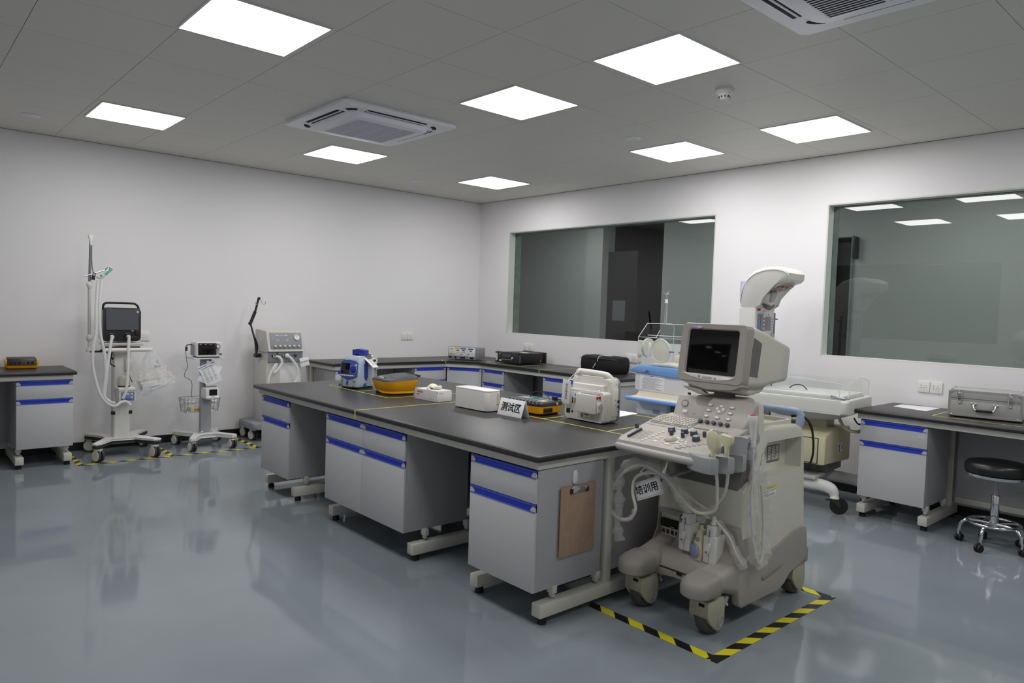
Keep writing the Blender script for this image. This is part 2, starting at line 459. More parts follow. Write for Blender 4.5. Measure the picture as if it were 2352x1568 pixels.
t = thing('smoke_detector', 'white round smoke detector hanging under the ceiling', 'smoke detector', (-2.133, -4.974, H))
with part('base', t) as q: q.lathe([(.055, 0), (.055, -.022), (.05, -.028), (.02, -.03)], 'plastic_white')
with part('sensor_head', t) as q:
    q.lathe([(.042, -.028), (.036, -.04), (.03, -.055), (.022, -.062), (0.001, -.063)], 'plastic_white')
    for k in range(10):
        a = 2*pi*k/10; q.box(.024, .0345, -.004, .004, -.054, -.042, 'plastic_dark', M=Matrix.Rotation(a, 4, 'Z'))

# ------------------------------------------------------------------ lab benches
TOP = .785
def cabinet(label, loc, rz, w, d, cols=1, z0=.160, z1=.712, zs=.560, note=None, group='bench cabinets with blue handles'):
    """hung cabinet; local front is -y, width along x from 0 to w, depth d towards +y"""
    t = thing('bench_cabinet', label, 'cabinet', loc, rz, group)
    with part('body', t) as q:
        q.box(0, w, .019, d, z0, z1+.0, 'bench_side', .0015)
        q.box(.001, w-.001, .012, .0195, z0, z1-.003, 'bench_side')
    cw = w/cols
    for c in range(cols):
        a = c*cw+.0015; b = (c+1)*cw-.0015
        for nm, za, zb in (('drawer', zs+.003, z1), ('door', z0, zs)):
            f = MB(); f.box(a, b, 0, .018, za, zb-.036, 'bench_grey', .001); fo = f.obj(nm, t)
            h = MB(); hz = zb-.037
            h.box(a, b, .007, .018, hz, zb, 'handle_blue')                      # back of the channel
            h.box(a, b, -.002, .018, zb-.009, zb, 'handle_blue', .002)          # upper lip
            h.box(a, b, -.002, .018, hz, hz+.004, 'handle_blue', .001)          # lower lip
            h.loft([[(a, .009, zb-.009), (b, .009, zb-.009), (b, .0, zb-.009), (a, .0, zb-.009)], [(a, .009, zb-.018), (b, .009, zb-.018), (b, .0068, zb-.018), (a, .0068, zb-.018)]], 'handle_blue')
            ho = h.obj('handle', fo)
            for e0, e1 in ((a, a+.034), (b-.034, b)):
                e = MB(); cx = e0 if e0 == a else e1
                sgn = 1 if e0 == a else -1
                e.prism([(cx, hz+.003), (cx+sgn*.030, hz+.003), (cx+sgn*.030, hz+.012), (cx+sgn*.018, zb-.009), (cx, zb-.009)], 'y', .0005, .012, 'handle_cap')
                e.obj('handle_cap', fo)
    if note:
        with part('label_sticker', t) as q:
            for (x0, x1, zz) in note:
                q.box(x0, x1, -.0006, .002, zz, zz+.008, 'paper'); q.box(x0+.003, x1-.003, -.0009, .001, zz+.003, zz+.0055, 'ink_grey')
    return t
def brackets(q, xs, y, ax):
    for x in xs:
        if ax == 'x': q.box(x-.014, x+.014, y-.02, y+.02, .128, .166, 'frame_cream', .002); q.box(x-.008, x+.008, y-.012, y+.012, .112, .13, 'frame_cream'); q.cyl((x, y, .095), (x, y, .115), .006, 'steel', seg=8)
        else: q.box(y-.02, y+.02, x-.014, x+.014, .128, .166, 'frame_cream', .002); q.box(y-.012, y+.012, x-.008, x+.008, .112, .13, 'frame_cream'); q.cyl((y, x, .095), (y, x, .115), .006, 'steel', seg=8)
def beam_foot(q, a, b, c, ax, feet=True):
    """low floor beam from a to b along ax at cross position c, with levelling feet"""
    if ax == 'x': q.box(a, b, c-.03, c+.03, .035, .098, 'frame_cream', .006)
    else: q.box(c-.03, c+.03, a, b, .035, .098, 'frame_cream', .006)
def pads(t, pts):
    for x, y in pts:
        with part('levelling_foot', t) as q: q.lathe([(.022, 0), (.022, .022), (.015, .028), (.015, .04)], 'rubber_black', (x, y, 0), seg=14)

# island
IX0, IX1, IY0, IY1 = -3.872, -2.36, -5.24, -2.09
with part('bench_worktop', None) as q: q.box(IX0, IX1, IY0, IY1, .755, TOP, 'worktop_black', .011, 3)
tag(q.o, 'long matt black worktop of the central island bench', 'worktop')
ft = thing('bench_stand', 'cream steel frame carrying the black island worktop', 'bench frame', (-3.1, -3.66, 0))
def ol(x, y): return (x+3.1, y+3.66)
with part('apron', ft) as q:
    for x0, x1, y0, y1 in ((-3.838, -3.805, -5.178, -2.15), (-2.43, -2.40, -5.178, -2.15), (-3.838, -2.40, -5.210, -5.178), (-3.838, -2.40, -2.15, -2.12)):
        a, b = ol(x0, y0); c, d = ol(x1, y1); q.box(a, c, b, d, .716, .7545, 'frame_cream', .002)
BY = (-5.185, -4.735, -4.165, -3.235, -2.665, -2.20)
for y in BY:
    with part('foot_beam', ft) as q: beam_foot(q, -.70, .70, y+3.66, 'x')
    for xx in (-.237, .237):
        with part('post', ft) as q: q.box(xx-.025, xx+.025, y+3.66-.022, y+3.66+.022, .09, .72, 'frame_cream', .003)
    for bx in (-.60, -.30, .30, .60):
        with part('support_bracket', ft) as q: brackets(q, (bx,), y+3.66, 'x')
    pads(ft, [(-.66, y+3.66), (.66, y+3.66)])
with part('middle_panel', ft) as q: q.box(-.21, .21, -1.52, -1.50, .14, .716, 'bench_side', .002)
with part('partition_panel', ft) as q: q.box(-.03, .03, -1.499, 1.45, .15, .716, 'bench_side')
CX = -3.842
def isl(label, y0, y1, cols=1, **k): return cabinet(label, (CX, y1, 0), -90, y1-y0, .45, cols, **k)
isl('narrow grey cabinet at the far end of the island, nearest the left wall', -2.668, -2.195, note=[(.38, .43, .575)])
isl('wide grey cabinet with two drawers in the middle of the island', -4.155, -3.228, 2)
isl('grey cabinet at the near end of the island with a clipboard on its side', -5.203, -4.738)
def isr(label, y0, y1, cols=1): return cabinet(label, (-2.395, y0, 0), 90, y1-y0, .44, cols)
isr('grey cabinet at the near end of the island beside the ultrasound machine', -5.203, -4.738)
isr('wide grey cabinet on the window side of the island', -4.155, -3.228, 2)
# coloured line tape on the worktop
def strip(q, pts, w, z, m, closed=False, th=.0006):
    P = [Vector((p[0], p[1], 0)) for p in pts]
    if closed: P.append(P[0])
    for a, b in zip(P[:-1], P[1:]):
        d = (b-a).normalized(); n = Vector((-d.y, d.x, 0))*w/2; a2 = a-d*w/2; b2 = b+d*w/2
        q.prism([(a2+n)[:2], (b2+n)[:2], (b2-n)[:2], (a2-n)[:2]], 'z', z, z+th, m)
def line_tape(label, segs, z=TOP, w=.009, lip=None):
    with part('line_tape', None) as q:
        for i, s in enumerate(segs): strip(q, s, w, z+.0002*(i+1), 'tape_line')
        if lip: q.box(*lip, 'tape_line')
    tag(q.o, label, 'tape', 'yellow zone lines taped on the benches')
line_tape('thin yellow tape rectangle round the blue monitor and yellow analyser on the island', [[(-2.66, -2.385), (-3.396, -2.385), (-3.396, -3.262), (-2.66, -3.262)], [(-3.396, -2.83), (-2.66, -2.83)]])
line_tape('thin yellow tape line across the island from its blue-handled front edge to the glove box', [[(-3.872, -3.652), (-2.40, -3.622)]], lip=(-3.8735, -3.871, -3.657, -3.648, .735, .7853))
line_tape('thin yellow tape rectangles round the tester and the white patient monitor on the island', [[(-2.46, -3.72), (-2.46, -4.92), (-3.096, -4.962)], [(-3.096, -3.72), (-3.096, -5.235)], [(-3.096, -4.47), (-2.46, -4.45)], [(-3.096, -3.72), (-2.46, -3.70)]])

# corner counter
POLY = [(-2.45, -.013), (-2.45, -.655), (-1.0, -.665), (-.755, -1.0), (-.755, -3.07), (-.013, -3.07), (-.013, -.013)]
with part('bench_worktop', None) as q: q.prism(POLY, 'z', .755, TOP, 'worktop_black', .01, 3)
tag(q.o, 'L-shaped matt black worktop in the far corner under the left window', 'worktop')
ft = thing('bench_stand', 'cream steel frame under the corner worktop', 'bench frame', (-.9, -.9, 0))
with part('apron', ft) as q:
    for a, b in (((-2.42, -.628), (-1.005, -.638)), ((-1.005, -.638), (-.728, -1.01)), ((-.728, -1.01), (-.728, -3.045)), ((-.728, -3.045), (-.04, -3.045)), ((-2.42, -.04), (-2.42, -.628))):
        A = Vector((a[0]+.9, a[1]+.9)); B = Vector((b[0]+.9, b[1]+.9)); d = (B-A).normalized(); n = Vector((-d.y, d.x))*.012
        q.prism([A+n, B+n, B-n, A-n], 'z', .716, .7545, 'frame_cream')
for x in (-2.40, -1.93, -1.42):
    with part('foot_beam', ft) as q: beam_foot(q, .90-.64, .90-.06, x+.9, 'y')
    with part('post', ft) as q: q.box(x+.9-.022, x+.9+.022, .9-.09, .9-.05, .09, .72, 'frame_cream', .003)
    for bx in (.9-.5, .9-.2):
        with part('support_bracket', ft) as q: brackets(q, (bx,), x+.9, 'y')
    pads(ft, [(x+.9, .9-.6), (x+.9, .9-.1)])
for y in (-1.41, -2.04, -3.02):
    with part('foot_beam', ft) as q: beam_foot(q, .9-.70, .9-.06, y+.9, 'x')
    with part('post', ft) as q: q.box(.9-.09, .9-.05, y+.9-.022, y+.9+.022, .09, .72, 'frame_cream', .003)
    for bx in (.9-.55, .9-.2):
        with part('support_bracket', ft) as q: brackets(q, (bx,), y+.9, 'x')
    pads(ft, [(.9-.66, y+.9), (.9-.1, y+.9)])
with part('back_panel', ft) as q:
    q.box(-1.52, .56, .72, .735, .15, .716, 'bench_side', .002); q.box(.72, .735, -2.14, .56, .15, .716, 'bench_side', .002)
with part('end_panel', ft) as q: q.box(.18, .86, -2.147, -2.131, .16, .716, 'bench_side', .002)
cabinet('grey corner-counter cabinet at its left end beside the grey ventilator', (-2.41, -.632, 0), 0, .475, .46)
cabinet('grey corner-counter cabinet just left of the diagonal one', (-1.42, -.640, 0), 0, .445, .46)
a = math.degrees(math.atan2(-1.012+.650, -.732+.975)); Ld = sqrt(.362**2+.243**2)
cabinet('diagonal grey cabinet in the corner below the white electrosurgical unit', (-.972, -.652, 0), a, Ld-.006, .30, zs=.20)
cabinet('grey cabinet right of the diagonal one below the black rack device', (-.728, -1.016, 0), -90, .385, .46)
cabinet('grey cabinet below the black bag at the end of the corner counter', (-.728, -2.035, 0), -90, .97, .46, 2)
line_tape('yellow tape line running back on the corner counter left of the electrosurgical unit', [[(-1.005, -.66), (-1.42, -.06)]], lip=(-1.009, -1.0, -.668, -.664, .757, .7853))
line_tape('short yellow tape pieces either side of the electrosurgical unit on the corner', [[(-1.01, -.61), (-.93, -.49)], [(-.63, -.98), (-.46, -.84)]])
line_tape('yellow tape outline round the black rack device on the counter', [[(-.06, -1.01), (-.66, -1.01), (-.66, -1.56), (-.06, -1.56)]])
line_tape('yellow tape line across the counter left of the black bag', [[(-.755, -2.0), (-.05, -2.0)]], lip=(-.757, -.754, -2.005, -1.995, .757, .7853))

# left bench
with part('bench_worktop', None) as q: q.box(XN+.02, -4.765, -.615, -.013, .755, TOP, 'worktop_black', .011, 3)
tag(q.o, 'black worktop at the left edge along the left wall', 'worktop')
ft = thing('bench_stand', 'cream steel frame under the worktop at the left edge', 'bench frame', (-5.4, -.3, 0))
with part('apron', ft) as q: q.box(-1.1, .61, -.285, -.262, .716, .7545, 'frame_cream', .002); q.box(.585, .61, -.262, .28, .716, .7545, 'frame_cream', .002)
for x in (-4.83, -5.165, -6.3):
    with part('foot_beam', ft) as q: beam_foot(q, -.30, .26, x+5.4, 'y')
    with part('post', ft) as q: q.box(x+5.4-.022, x+5.4+.022, .21, .25, .09, .72, 'frame_cream', .003)
    for bx in (-.22, .08):
        with part('support_bracket', ft) as q: brackets(q, (bx,), x+5.4, 'y')
    pads(ft, [(x+5.4, -.26), (x+5.4, .22)])
with part('back_panel', ft) as q: q.box(-1.1, .55, .185, .2, .15, .716, 'bench_side', .002)
cabinet('grey cabinet under the worktop at the left edge of the picture', (-5.187, -.588, 0), 0, .397, .44, note=[(.34, .365, .572), (.368, .39, .574)])
line_tape('faint yellow tape line on the left bench behind the yellow tester', [[(-5.5, -.075), (-4.80, -.10)]])

# right bench
with part('bench_worktop', None) as q: q.box(-.742, -.013, -8.6, -5.268, .755, TOP, 'worktop_black', .011, 3)
tag(q.o, 'black worktop under the right window at the right edge', 'worktop')
ft = thing('bench_stand', 'cream steel frame under the right worktop', 'bench frame', (-.37, -6.0, 0))
with part('apron', ft) as q: q.box(-.335, -.312, -2.58, .714, .716, .7545, 'frame_cream', .002); q.box(-.312, .33, .69, .714, .716, .7545, 'frame_cream', .002)
for y in (-5.335, -5.745, -8.2):
    with part('foot_beam', ft) as q: beam_foot(q, -.325, .31, y+6, 'x')
    with part('post', ft) as q: q.box(.19, .24, y+6-.022, y+6+.022, .09, .72, 'frame_cream', .003)
    for bx in (-.27, .08):
        with part('support_bracket', ft) as q: brackets(q, (bx,), y+6, 'x')
    pads(ft, [(-.285, y+6), (.27, y+6)])
with part('back_panel', ft) as q: q.box(.155, .17, -2.4, .20, .18, .716, 'bench_side', .002)
with part('lower_rail', ft) as q: q.box(.145, .18, -2.4, .20, .14, .18, 'frame_cream', .002)
cabinet('grey cabinet under the right bench left of the round stool', (-.703, -5.307, 0), -90, .445, .45, note=[(.385, .425, .648), (.35, .425, .632)])
line_tape('yellow tape outline round the aluminium case on the right bench', [[(-.10, -5.715), (-.585, -5.735), (-.625, -6.5)]])

# ------------------------------------------------------------------ striped floor tape
def hazard(label, pts, w=.05, pitch=.115, slant=.05):
    """floor tape with slanted black and yellow bars along each run"""
    q = MB()
    for i, (a, b) in enumerate(zip(pts[:-1], pts[1:])):
        A = Vector((*a, 0)); B = Vector((*b, 0)); d = (B-A).normalized(); n = Vector((-d.y, d.x, 0)); L = (B-A).length+w/2
        s = -slant; k = 0
        while s < L:
            e = s+pitch/2
            c = [(s+slant, -w/2), (e+slant, -w/2), (e, w/2), (s, w/2)]
            c = [(min(max(u, -w/2), L), v) for u, v in c]
            P = [A+d*u+n*v for u, v in c]
            if abs(c[1][0]-c[0][0])+abs(c[2][0]-c[3][0]) > .002:
                z = .0008+.0003*i
                q.poly([(p.x, p.y, z) for p in P], 'hazard_yellow' if k % 2 else 'hazard_black')
            s = e; k += 1
    tag(q.obj('hazard_tape'), label, 'floor tape', 'yellow and black hazard tape on the floor')
hazard('yellow and black floor tape framing the ultrasound machine', [(-3.424, -5.19), (-3.424, -5.872), (-2.372, -5.872), (-2.372, -5.30)], .052, .17, .055)
hazard('yellow and black floor tape outlining the bay of the black-screened ventilator', [(-4.748, -.06), (-4.748, -.672), (-4.03, -.688), (-4.03, -.06)], .045, .15, .05)
hazard('yellow and black floor tape outlining the bay of the small monitor cart', [(-3.99, -.690), (-3.262, -.715), (-3.262, -.06)], .045, .15, .05)
hazard('yellow and black floor tape in front of the grey ventilator behind the island', [(-3.22, -.716), (-2.50, -.73)], .045, .15, .05)

# ------------------------------------------------------------------ ultrasound machine (local front is -y)
mat('us_cream', '#cfcec0', 0.42)
mat('us_taupe', '#9d9891', 0.5)
mat('us_taupe_pad', '#918d87', 0.6)
mat('us_console', '#aca69e', 0.42)
mat('us_console_edge', '#a9a8a4', 0.38)
mat('us_bezel', '#a29d96', 0.45)
mat('us_grey', '#9a9c9d', 0.5)
mat('us_dark', '#6d6b69', 0.55)
mat('us_knob', '#484b58', 0.4)
mat('us_key', '#b9b4ab', 0.45)
mat('us_button', '#e2dfda', 0.35)
mat('us_handle', '#8d9cb5', 0.4)
mat('us_caster', '#a6a491', 0.5)
mat('us_tyre', '#4e4c49', 0.6)
mat('emblem', '#8b8b8d', 0.35, metal=.4)
mat('crt_glass', '#0b0b0c', 0.06, spec=0.6)
mat('probe_cream', '#e0dab8', 0.4)
mat('probe_white', '#dcdcd8', 0.4)
mat('teal_ring', '#3f7d70', 0.5)
mat('probe_cable', '#d5d1c3', 0.45)
mat('probe_blue', '#8f93bd', 0.45)
mat('label_yellow', '#d8c62e', 0.6)
mat('badge_lilac', '#8a82ab', 0.35)
mat('signal_red', '#b0202a', 0.4)
mat_film('plastic_film', '#ecece9', 0.24, 0.12, 1.0, 70)
mat_film('bag_film', '#eeeeee', 0.30, 0.13, 1.0, 30)

def plane_M(o, v, r=(1, 0, 0)):
    r = Vector(r).normalized(); v = Vector(v).normalized(); n = r.cross(v); o = Vector(o)
    return Matrix(((r.x, v.x, n.x, o.x), (r.y, v.y, n.y, o.y), (r.z, v.z, n.z, o.z), (0, 0, 0, 1)))
def cut(o, cutter):
    """subtract a builder's solid from a mesh object"""
    c = cutter.obj('cutter', o.parent); md = o.modifiers.new('b', 'BOOLEAN'); md.object = c; md.operation = 'DIFFERENCE'; md.solver = 'EXACT'
    bpy.context.view_layer.update()
    me = bpy.data.meshes.new_from_object(o.evaluated_get(bpy.context.evaluated_depsgraph_get()))
    o.modifiers.clear(); old = o.data; o.data = me; bpy.data.objects.remove(c); bpy.data.meshes.remove(old)
    me.polygons.foreach_set('use_smooth', [True]*len(me.polygons)); me.set_sharp_from_angle(angle=radians(38)); me.name = o.name
    return o
def emblem(q, o, right, up, R, m, ml='plastic_white'):
    """round scripted monogram badge"""
    n = Vector(right).normalized().cross(Vector(up).normalized()); o = Vector(o)
    q.lathe([(R, 0), (R, .0015), (R*.93, .003), (R*.86, .0015), (0.0005, .0015)], m, o, n, 28)
    q.text('GE', o+n*.0016, right, up, R*1.1, ml, .0006, bold=.0004)
    for k in range(4):
        a = pi/4+k*pi/2; c = o+Vector(right)*R*.72*cos(a)+Vector(up).normalized()*R*.72*sin(a)
        q.cyl(c, c+n*.0026, R*.07, ml, seg=8)

us = thing('ultrasound_machine', 'large beige wheeled ultrasound machine with a boxy monitor at the near end of the island', 'ultrasound machine', (-2.835, -5.524, 0), -90)
q = MB()
q.prism([(-.20, .25), (-.225, .45), (-.225, .62), (-.15, .66), (-.125, .72), (-.12, .875), (-.06, .905), (.26, .895), (.315, .875), (.345, .82), (.375, .40), (.385, .26)], 'x', -.235, .235, 'us_cream', .018, 3)
body = q.obj('body', us)
q = MB(); q.prism([(-.05, .664), (.312, .674), (.306, .83), (-.03, .832), (-.055, .80)], 'x', .150, .30, 'us_cream'); cut(body, q)
with part('side_vent', us) as q:
    q.box(.1495, .1525, .125, .245, .70, .785, 'us_dark', .001)
    for i in range(3):
        for j in range(9): q.box(.1515, .1535, .130+i*.038, .160+i*.038, .712+j*.0078, .716+j*.0078, 'us_button')
with part('back_post', us) as q:
    q.loft([[(.205+p[0], p[1]-.10, z) for p in rrect(a, b, .022)] for a, b, z in ((.06, .11, .86), (.058, .085, .93), (.056, .075, 1.0), (.05, .065, 1.016), (.03, .04, 1.022))], 'us_cream')
with part('tray_rim', us) as q: q.frame(rrect(.40, .36, .04, 5, 0, .11), rrect(.36, .32, .03, 5, 0, .11), 'z', .885, .915, 'us_cream')
with part('push_handle', us, 'blue-grey push bar') as q:
    q.tube([(.205, .325, .86), (.205, .35, .905), (.195, .362, .93), (.16, .365, .942), (0, .365, .944), (-.16, .365, .942), (-.195, .362, .93), (-.205, .35, .905), (-.205, .325, .86)], .021, 'us_handle', 12, 6)
with part('warning_label', us) as q:
    q.box(.2345, .2362, -.055, .07, .565, .617, 'paper'); q.box(.2345, .2368, -.055, .07, .604, .617, 'label_yellow')
    for i, (z, w) in enumerate(((.598, .118), (.593, .11), (.588, .05), (.581, .112), (.576, .11), (.571, .118))): q.box(.236, .2366, -.05, -.05+w, z, z+.0018, 'ink')
    q.text('CAUTION', (.237, .008, .6105), (0, 1, 0), (0, 0, 1), .011, 'ink', .0002)
with part('panel_seam', us) as q: q.tube([(.2352, -.225, .69), (.2352, -.155, .69), (.2352, -.10, .71), (.2352, -.085, .75), (.2352, -.075, .78), (.2352, -.05, .79)], .0012, 'us_dark', 5, 4); q.tube([(.2352, -.15, .69), (.2352, -.14, .62), (.2352, -.17, .50)], .0012, 'us_dark', 5, 4)
# base
S1 = [(-.215, .083), (-.243, .10), (-.262, .19), (-.252, .245), (-.215, .262), (-.17, .276), (-.092, .29), (.03, .299), (.10, .312), (.174, .333), (.25, .354), (.32, .366), (.372, .368), (.388, .345), (.405, .24), (.40, .19), (.36, .175), (.257, .172), (.215, .158), (.17, .112), (.155, .10), (.10, .094)]
for s in (1, -1):
    with part('side_fairing', us) as q: q.prism(S1, 'x', s*.21, s*.25, 'us_taupe', .008, 2); fo = q
    with part('side_bumper', fo.o, 'darker rubber strip') as q:
        q.M = plane_M((s*.25, .04, .205), (0, -.16, 1), (0, 1, .16) if s > 0 else (0, -1, -.16)); q.prism(rrect(.19, .024, .011), 'z', -.004, .006, 'us_taupe_pad', .003)
    with part('rear_bumper', fo.o) as q: q.box(s*.21, s*.253, .385, .415, .17, .25, 'us_taupe_pad', .01)
with part('chassis', us) as q: q.box(-.205, .205, -.20, .37, .13, .27, 'us_dark', .01)
q = MB()
q.loft([[(p[0], (f-.07)/2+p[1], z) for p in rrect(w, -.07-f, r, 8)] for z, w, f, r in ((.455, .468, -.24, .03), (.40, .47, -.242, .03), (.345, .474, -.255, .04), (.31, .48, -.285, .06), (.285, .486, -.325, .09), (.25, .492, -.355, .11), (.21, .495, -.367, .115), (.18, .49, -.366, .115), (.166, .475, -.355, .11))], 'us_taupe')
fas = q.obj('front_fairing', us, ang=60)
q = MB(); q.box(-.215, -.095, -.40, -.21, .300, .432, 'us_taupe', .012); cut(fas, q)
q = MB(); q.prism([(-.165, .10)]+arc(0, .10, .165, 180, 0, 14, .082)+[(.165, .10)], 'y', -.40, -.1, 'us_taupe'); cut(fas, q)
with part('disc_slot', us) as q: q.tube([(-.11, -.3665, .214), (-.04, -.3685, .215), (.04, -.3685, .214), (.11, -.3665, .213)], .003, 'black_hole', 6, 5); q.box(-.01, .02, -.371, -.36, .198, .212, 'black_hole', .003)
for s in (-1, 1):
    with part('front_foot', us, 'rounded grey toe cover over the front caster') as q:
        def foot_ring(w, y0, y1, z0, zs):
            P = [(-w/2, y1), (-w/2, y0+.06)]+[(w/2*cos(radians(180+180*k/12)), y0+.06+.06*sin(radians(180+180*k/12))) for k in range(1, 12)]+[(w/2, y0+.06), (w/2, y1)]
            return [(s*.178+x, y, z0+zs*(y-y0)) for x, y in P]
        q.loft([foot_ring(.126, -.536, -.395, .184, 0), foot_ring(.141, -.548, -.395, .194, 0), foot_ring(.144, -.550, -.395, .220, .06), foot_ring(.139, -.544, -.395, .244, .09), foot_ring(.120, -.528, -.395, .258, .10), foot_ring(.09, -.503, -.398, .265, .11)], 'us_taupe_pad')
    with part('foot_arm', us) as q:
        q.loft([[(s*(.176+dx)+p[0], y, (z0+z1)/2+p[1]) for p in rrect(w, z1-z0, .045, 6)] for y, w, z0, z1, dx in ((-.16, .150, .12, .335, 0), (-.22, .146, .13, .325, 0), (-.27, .144, .150, .304, 0), (-.33, .142, .172, .288, 0), (-.40, .140, .186, .276, 0))], 'us_taupe')
with part('recorder_bay', us) as q:
    q.box(-.213, -.097, -.2125, -.208, .302, .43, 'us_dark'); q.box(-.208, -.10, -.235, -.21, .362, .402, 'black_hole', .002)
    q.box(-.206, -.10, -.228, -.21, .318, .358, 'us_button', .002)
    for i in range(4):
        x = -.203+i*.026; q.box(x, x+.022, -.2295, -.21, .325, .353, 'us_dark', .001); q.cyl((x+.011, -.232, .34), (x+.011, -.228, .34), .007, 'plastic_black', seg=12)
    q.box(-.15, -.125, -.2358, -.2348, .366, .368, 'us_button')
with part('connector_panel', us) as q:
    q.prism([(p[0], p[1]) for p in rrect(.30, .17, .03, 5, .075, .365)], 'y', -.246, -.20, 'us_taupe_pad', .003)
    q.cyl((-.072, -.251, .437), (-.072, -.243, .437), .013, 'plastic_dark'); q.cyl((-.072, -.253, .437), (-.072, -.25, .437), .006, 'us_button')
with part('knee_panel', us) as q:
    q.prism([(-.228, .625), (-.13, .665), (-.11, .79), (-.18, .80), (-.20, .70)], 'x', -.20, .21, 'us_dark', .004)
    for a, b in ((-.13, -.07), (-.055, .01)): q.prism([(-.2085, .70), (-.192, .70), (-.186, .775), (-.20, .775)], 'x', a, b, 'black_hole')
# casters
def us_caster(x, y, front):
    t = bpy.data.objects.new('caster', None); COL.objects.link(t); t.parent = us; t.location = (x, y, 0)
    with part('wheel', t) as q: q.lathe([(.03, -.032), (.060, -.032), (.068, -.024), (.0715, -.008), (.0715, .008), (.068, .024), (.060, .032), (.03, .032)], 'us_tyre', (0, 0, .0715), (1, 0, 0), 36)
    with part('fork', t) as q:
        prof = [(-.080, .165), (-.082, .10), (-.070, .085), (-.052, .062), (-.02, .030), (.008, .018), (.035, .024), (.052, .048), (.055, .085), (.045, .115), (.045, .165)]
        for s in (-1, 1): q.prism(prof, 'x', s*.034, s*.050, 'us_caster', .005)
        q.box(-.048, .048, -.080, .045, .140, .166, 'us_caster', .006); q.prism([(-.082, .165), (-.082, .10), (-.072, .088), (-.066, .10), (-.066, .165)], 'x', -.04, .04, 'us_caster', .003)
        q.box(.0, .03, -.084, -.078, .140, .155, 'black_hole', .002)
    if front:
        with part('emblem', t) as q: emblem(q, (.0495, .018, .062), (0, 1, 0), (0, 0, 1), .024, 'us_grey', 'us_caster')
        with part('brake_lever', t) as q:
            q.prism([(.03, .11), (.075, .150), (.095, .155), (.10, .143), (.09, .132), (.055, .095)], 'x', -.01, .04, 'us_grey', .003); q.cyl((.025, .088, .138), (.03, .105, .105), .005, 'us_button', seg=10)
for s in (-1, 1): us_caster(s*.183, -.388, True); us_caster(s*.183, .375, False)

# console
CON = plane_M((0, -.58, .829), (0, .33, .086))
q = MB()
q.prism([(-.582, .806), (-.570, .784), (-.51, .764), (-.30, .756), (-.16, .80), (-.16, .925), (-.25, .915), (-.545, .838), (-.575, .829)], 'x', -.236, .255, 'us_console', .016, 4)
con = q.obj('console', us)
with part('front_lip', us) as q:
    q.tube([(-.229, -.36, .832), (-.232, -.50, .810), (-.224, -.555, .802), (-.19, -.577, .799), (.10, -.579, .797), (.235, -.574, .797)], .018, 'us_console_edge', 10, 6)
q = MB(CON)
q.box(-.222, .006, .25, .352, -.004, .0045, 'us_console_edge', .002)
q.obj('keyboard_base', us)
q = MB(CON); rnd = random.Random(4)
for r in range(5):
    x = -.218+r*.002; v = .2535+r*.0192
    n = 13 if r else 9
    for k in range(n):
        w = .0155
        if r == 0 and k == 3: w = .0155*5
        q.loft([[(x+w/2+p[0], v+.0085+p[1], z) for p in rrect(w*sx, .0165*sy, .002, 2)] for sx, sy, z in ((.94, .94, .003), (.92, .90, .008), (.78, .74, .0105))], 'us_key')
        x += w+.0013
q.obj('keyboard_keys', us)
q = MB(CON)
for k in range(8):
    v = .046+k*.0133
    q.box(-.185, -.118, v-.0008, v+.0008, -.002, .0006, 'us_dark')
q.obj('slider_slots', us)
for k in range(8):
    q = MB(CON); v = .046+k*.0133; q.box(-.198, -.186, v-.0048, v+.0048, 0, .011, 'us_knob', .002); q.obj('slider_knob', us)
for x, v, r, h in ((-.048, .187, .0165, .021), (.02, .193, .0165, .021), (.073, .188, .0165, .021), (.117, .139, .0175, .021), (-.232, .160, .0095, .022), (-.023, .150, .0085, .024), (.041, .147, .0085, .024), (.127, .192, .009, .024)):
    q = MB(CON); q.lathe([(r*1.08, 0), (r, h*.55), (r*.93, h*.9), (r*.8, h), (.0005, h)], 'us_knob', (x, v, 0))
    if r > .012: q.lathe([(r*.78, h), (r*.74, h+.001), (.0005, h+.001)], 'us_grey', (x, v, 0))
    q.obj('control_knob', us)
q = MB(CON); q.lathe([(.042, -.001), (.042, .002), (.034, .004), (.031, .002), (.031, -.002)], 'us_key', (.014, .092, 0), cap=False); q.obj('trackball_ring', us)
q = MB(CON); q.ell((.014, .092, -.004), (.028, .028, .022), 'us_console'); q.obj('trackball', us)
def ovals(L, m='us_button'):
    for x, v, a, b in L: q.lathe([(1, 0), (.92, .003), (.6, .0042), (.001, .0045)], m, M=Matrix.Translation((x, v, 0)) @ Matrix.Diagonal((a, b, 1, 1)), seg=16)
for o in [(-.104+k*.0042, .036+k*.021, .009, .0045) for k in range(7)]+[(-.055, .085, .009, .006), (-.05, .105, .009, .006), (-.045, .055, .011, .009), (.0, .138, .01, .005), (.035, .170, .012, .005), (.03, .125, .011, .006), (.062, .108, .009, .006), (.058, .08, .012, .007), (.028, .045, .018, .006), (.09, .10, .008, .005), (.10, .083, .008, .005), (.085, .065, .008, .005)]:
    q = MB(CON); ovals([o]); q.obj('console_button', us)
for o in [(.10+k*.014, .03+k*.018, .011, .006) for k in range(6)]+[(.085+k*.012, .03+k*.012, .007, .005) for k in range(4)]:
    q = MB(CON); ovals([o], 'us_console_edge'); q.obj('console_button', us)
q = MB(CON); q.text('GE Healthcare', (-.03, .018, .0165), (1, 0, 0), (0, 1, 0), .012, 'us_button', .0003); q.obj('console_lettering', us)
with part('console_groove', us) as q:
    q.M = CON; q.tube([(-.225, .226, .001), (-.05, .222, .001), (.04, .212, .001), (.12, .205, .001), (.22, .18, .001)], .003, 'us_console_edge', 6, 6, flat=.5); q.box(.02, .20, .262, .270, 0, .002, 'us_dark')
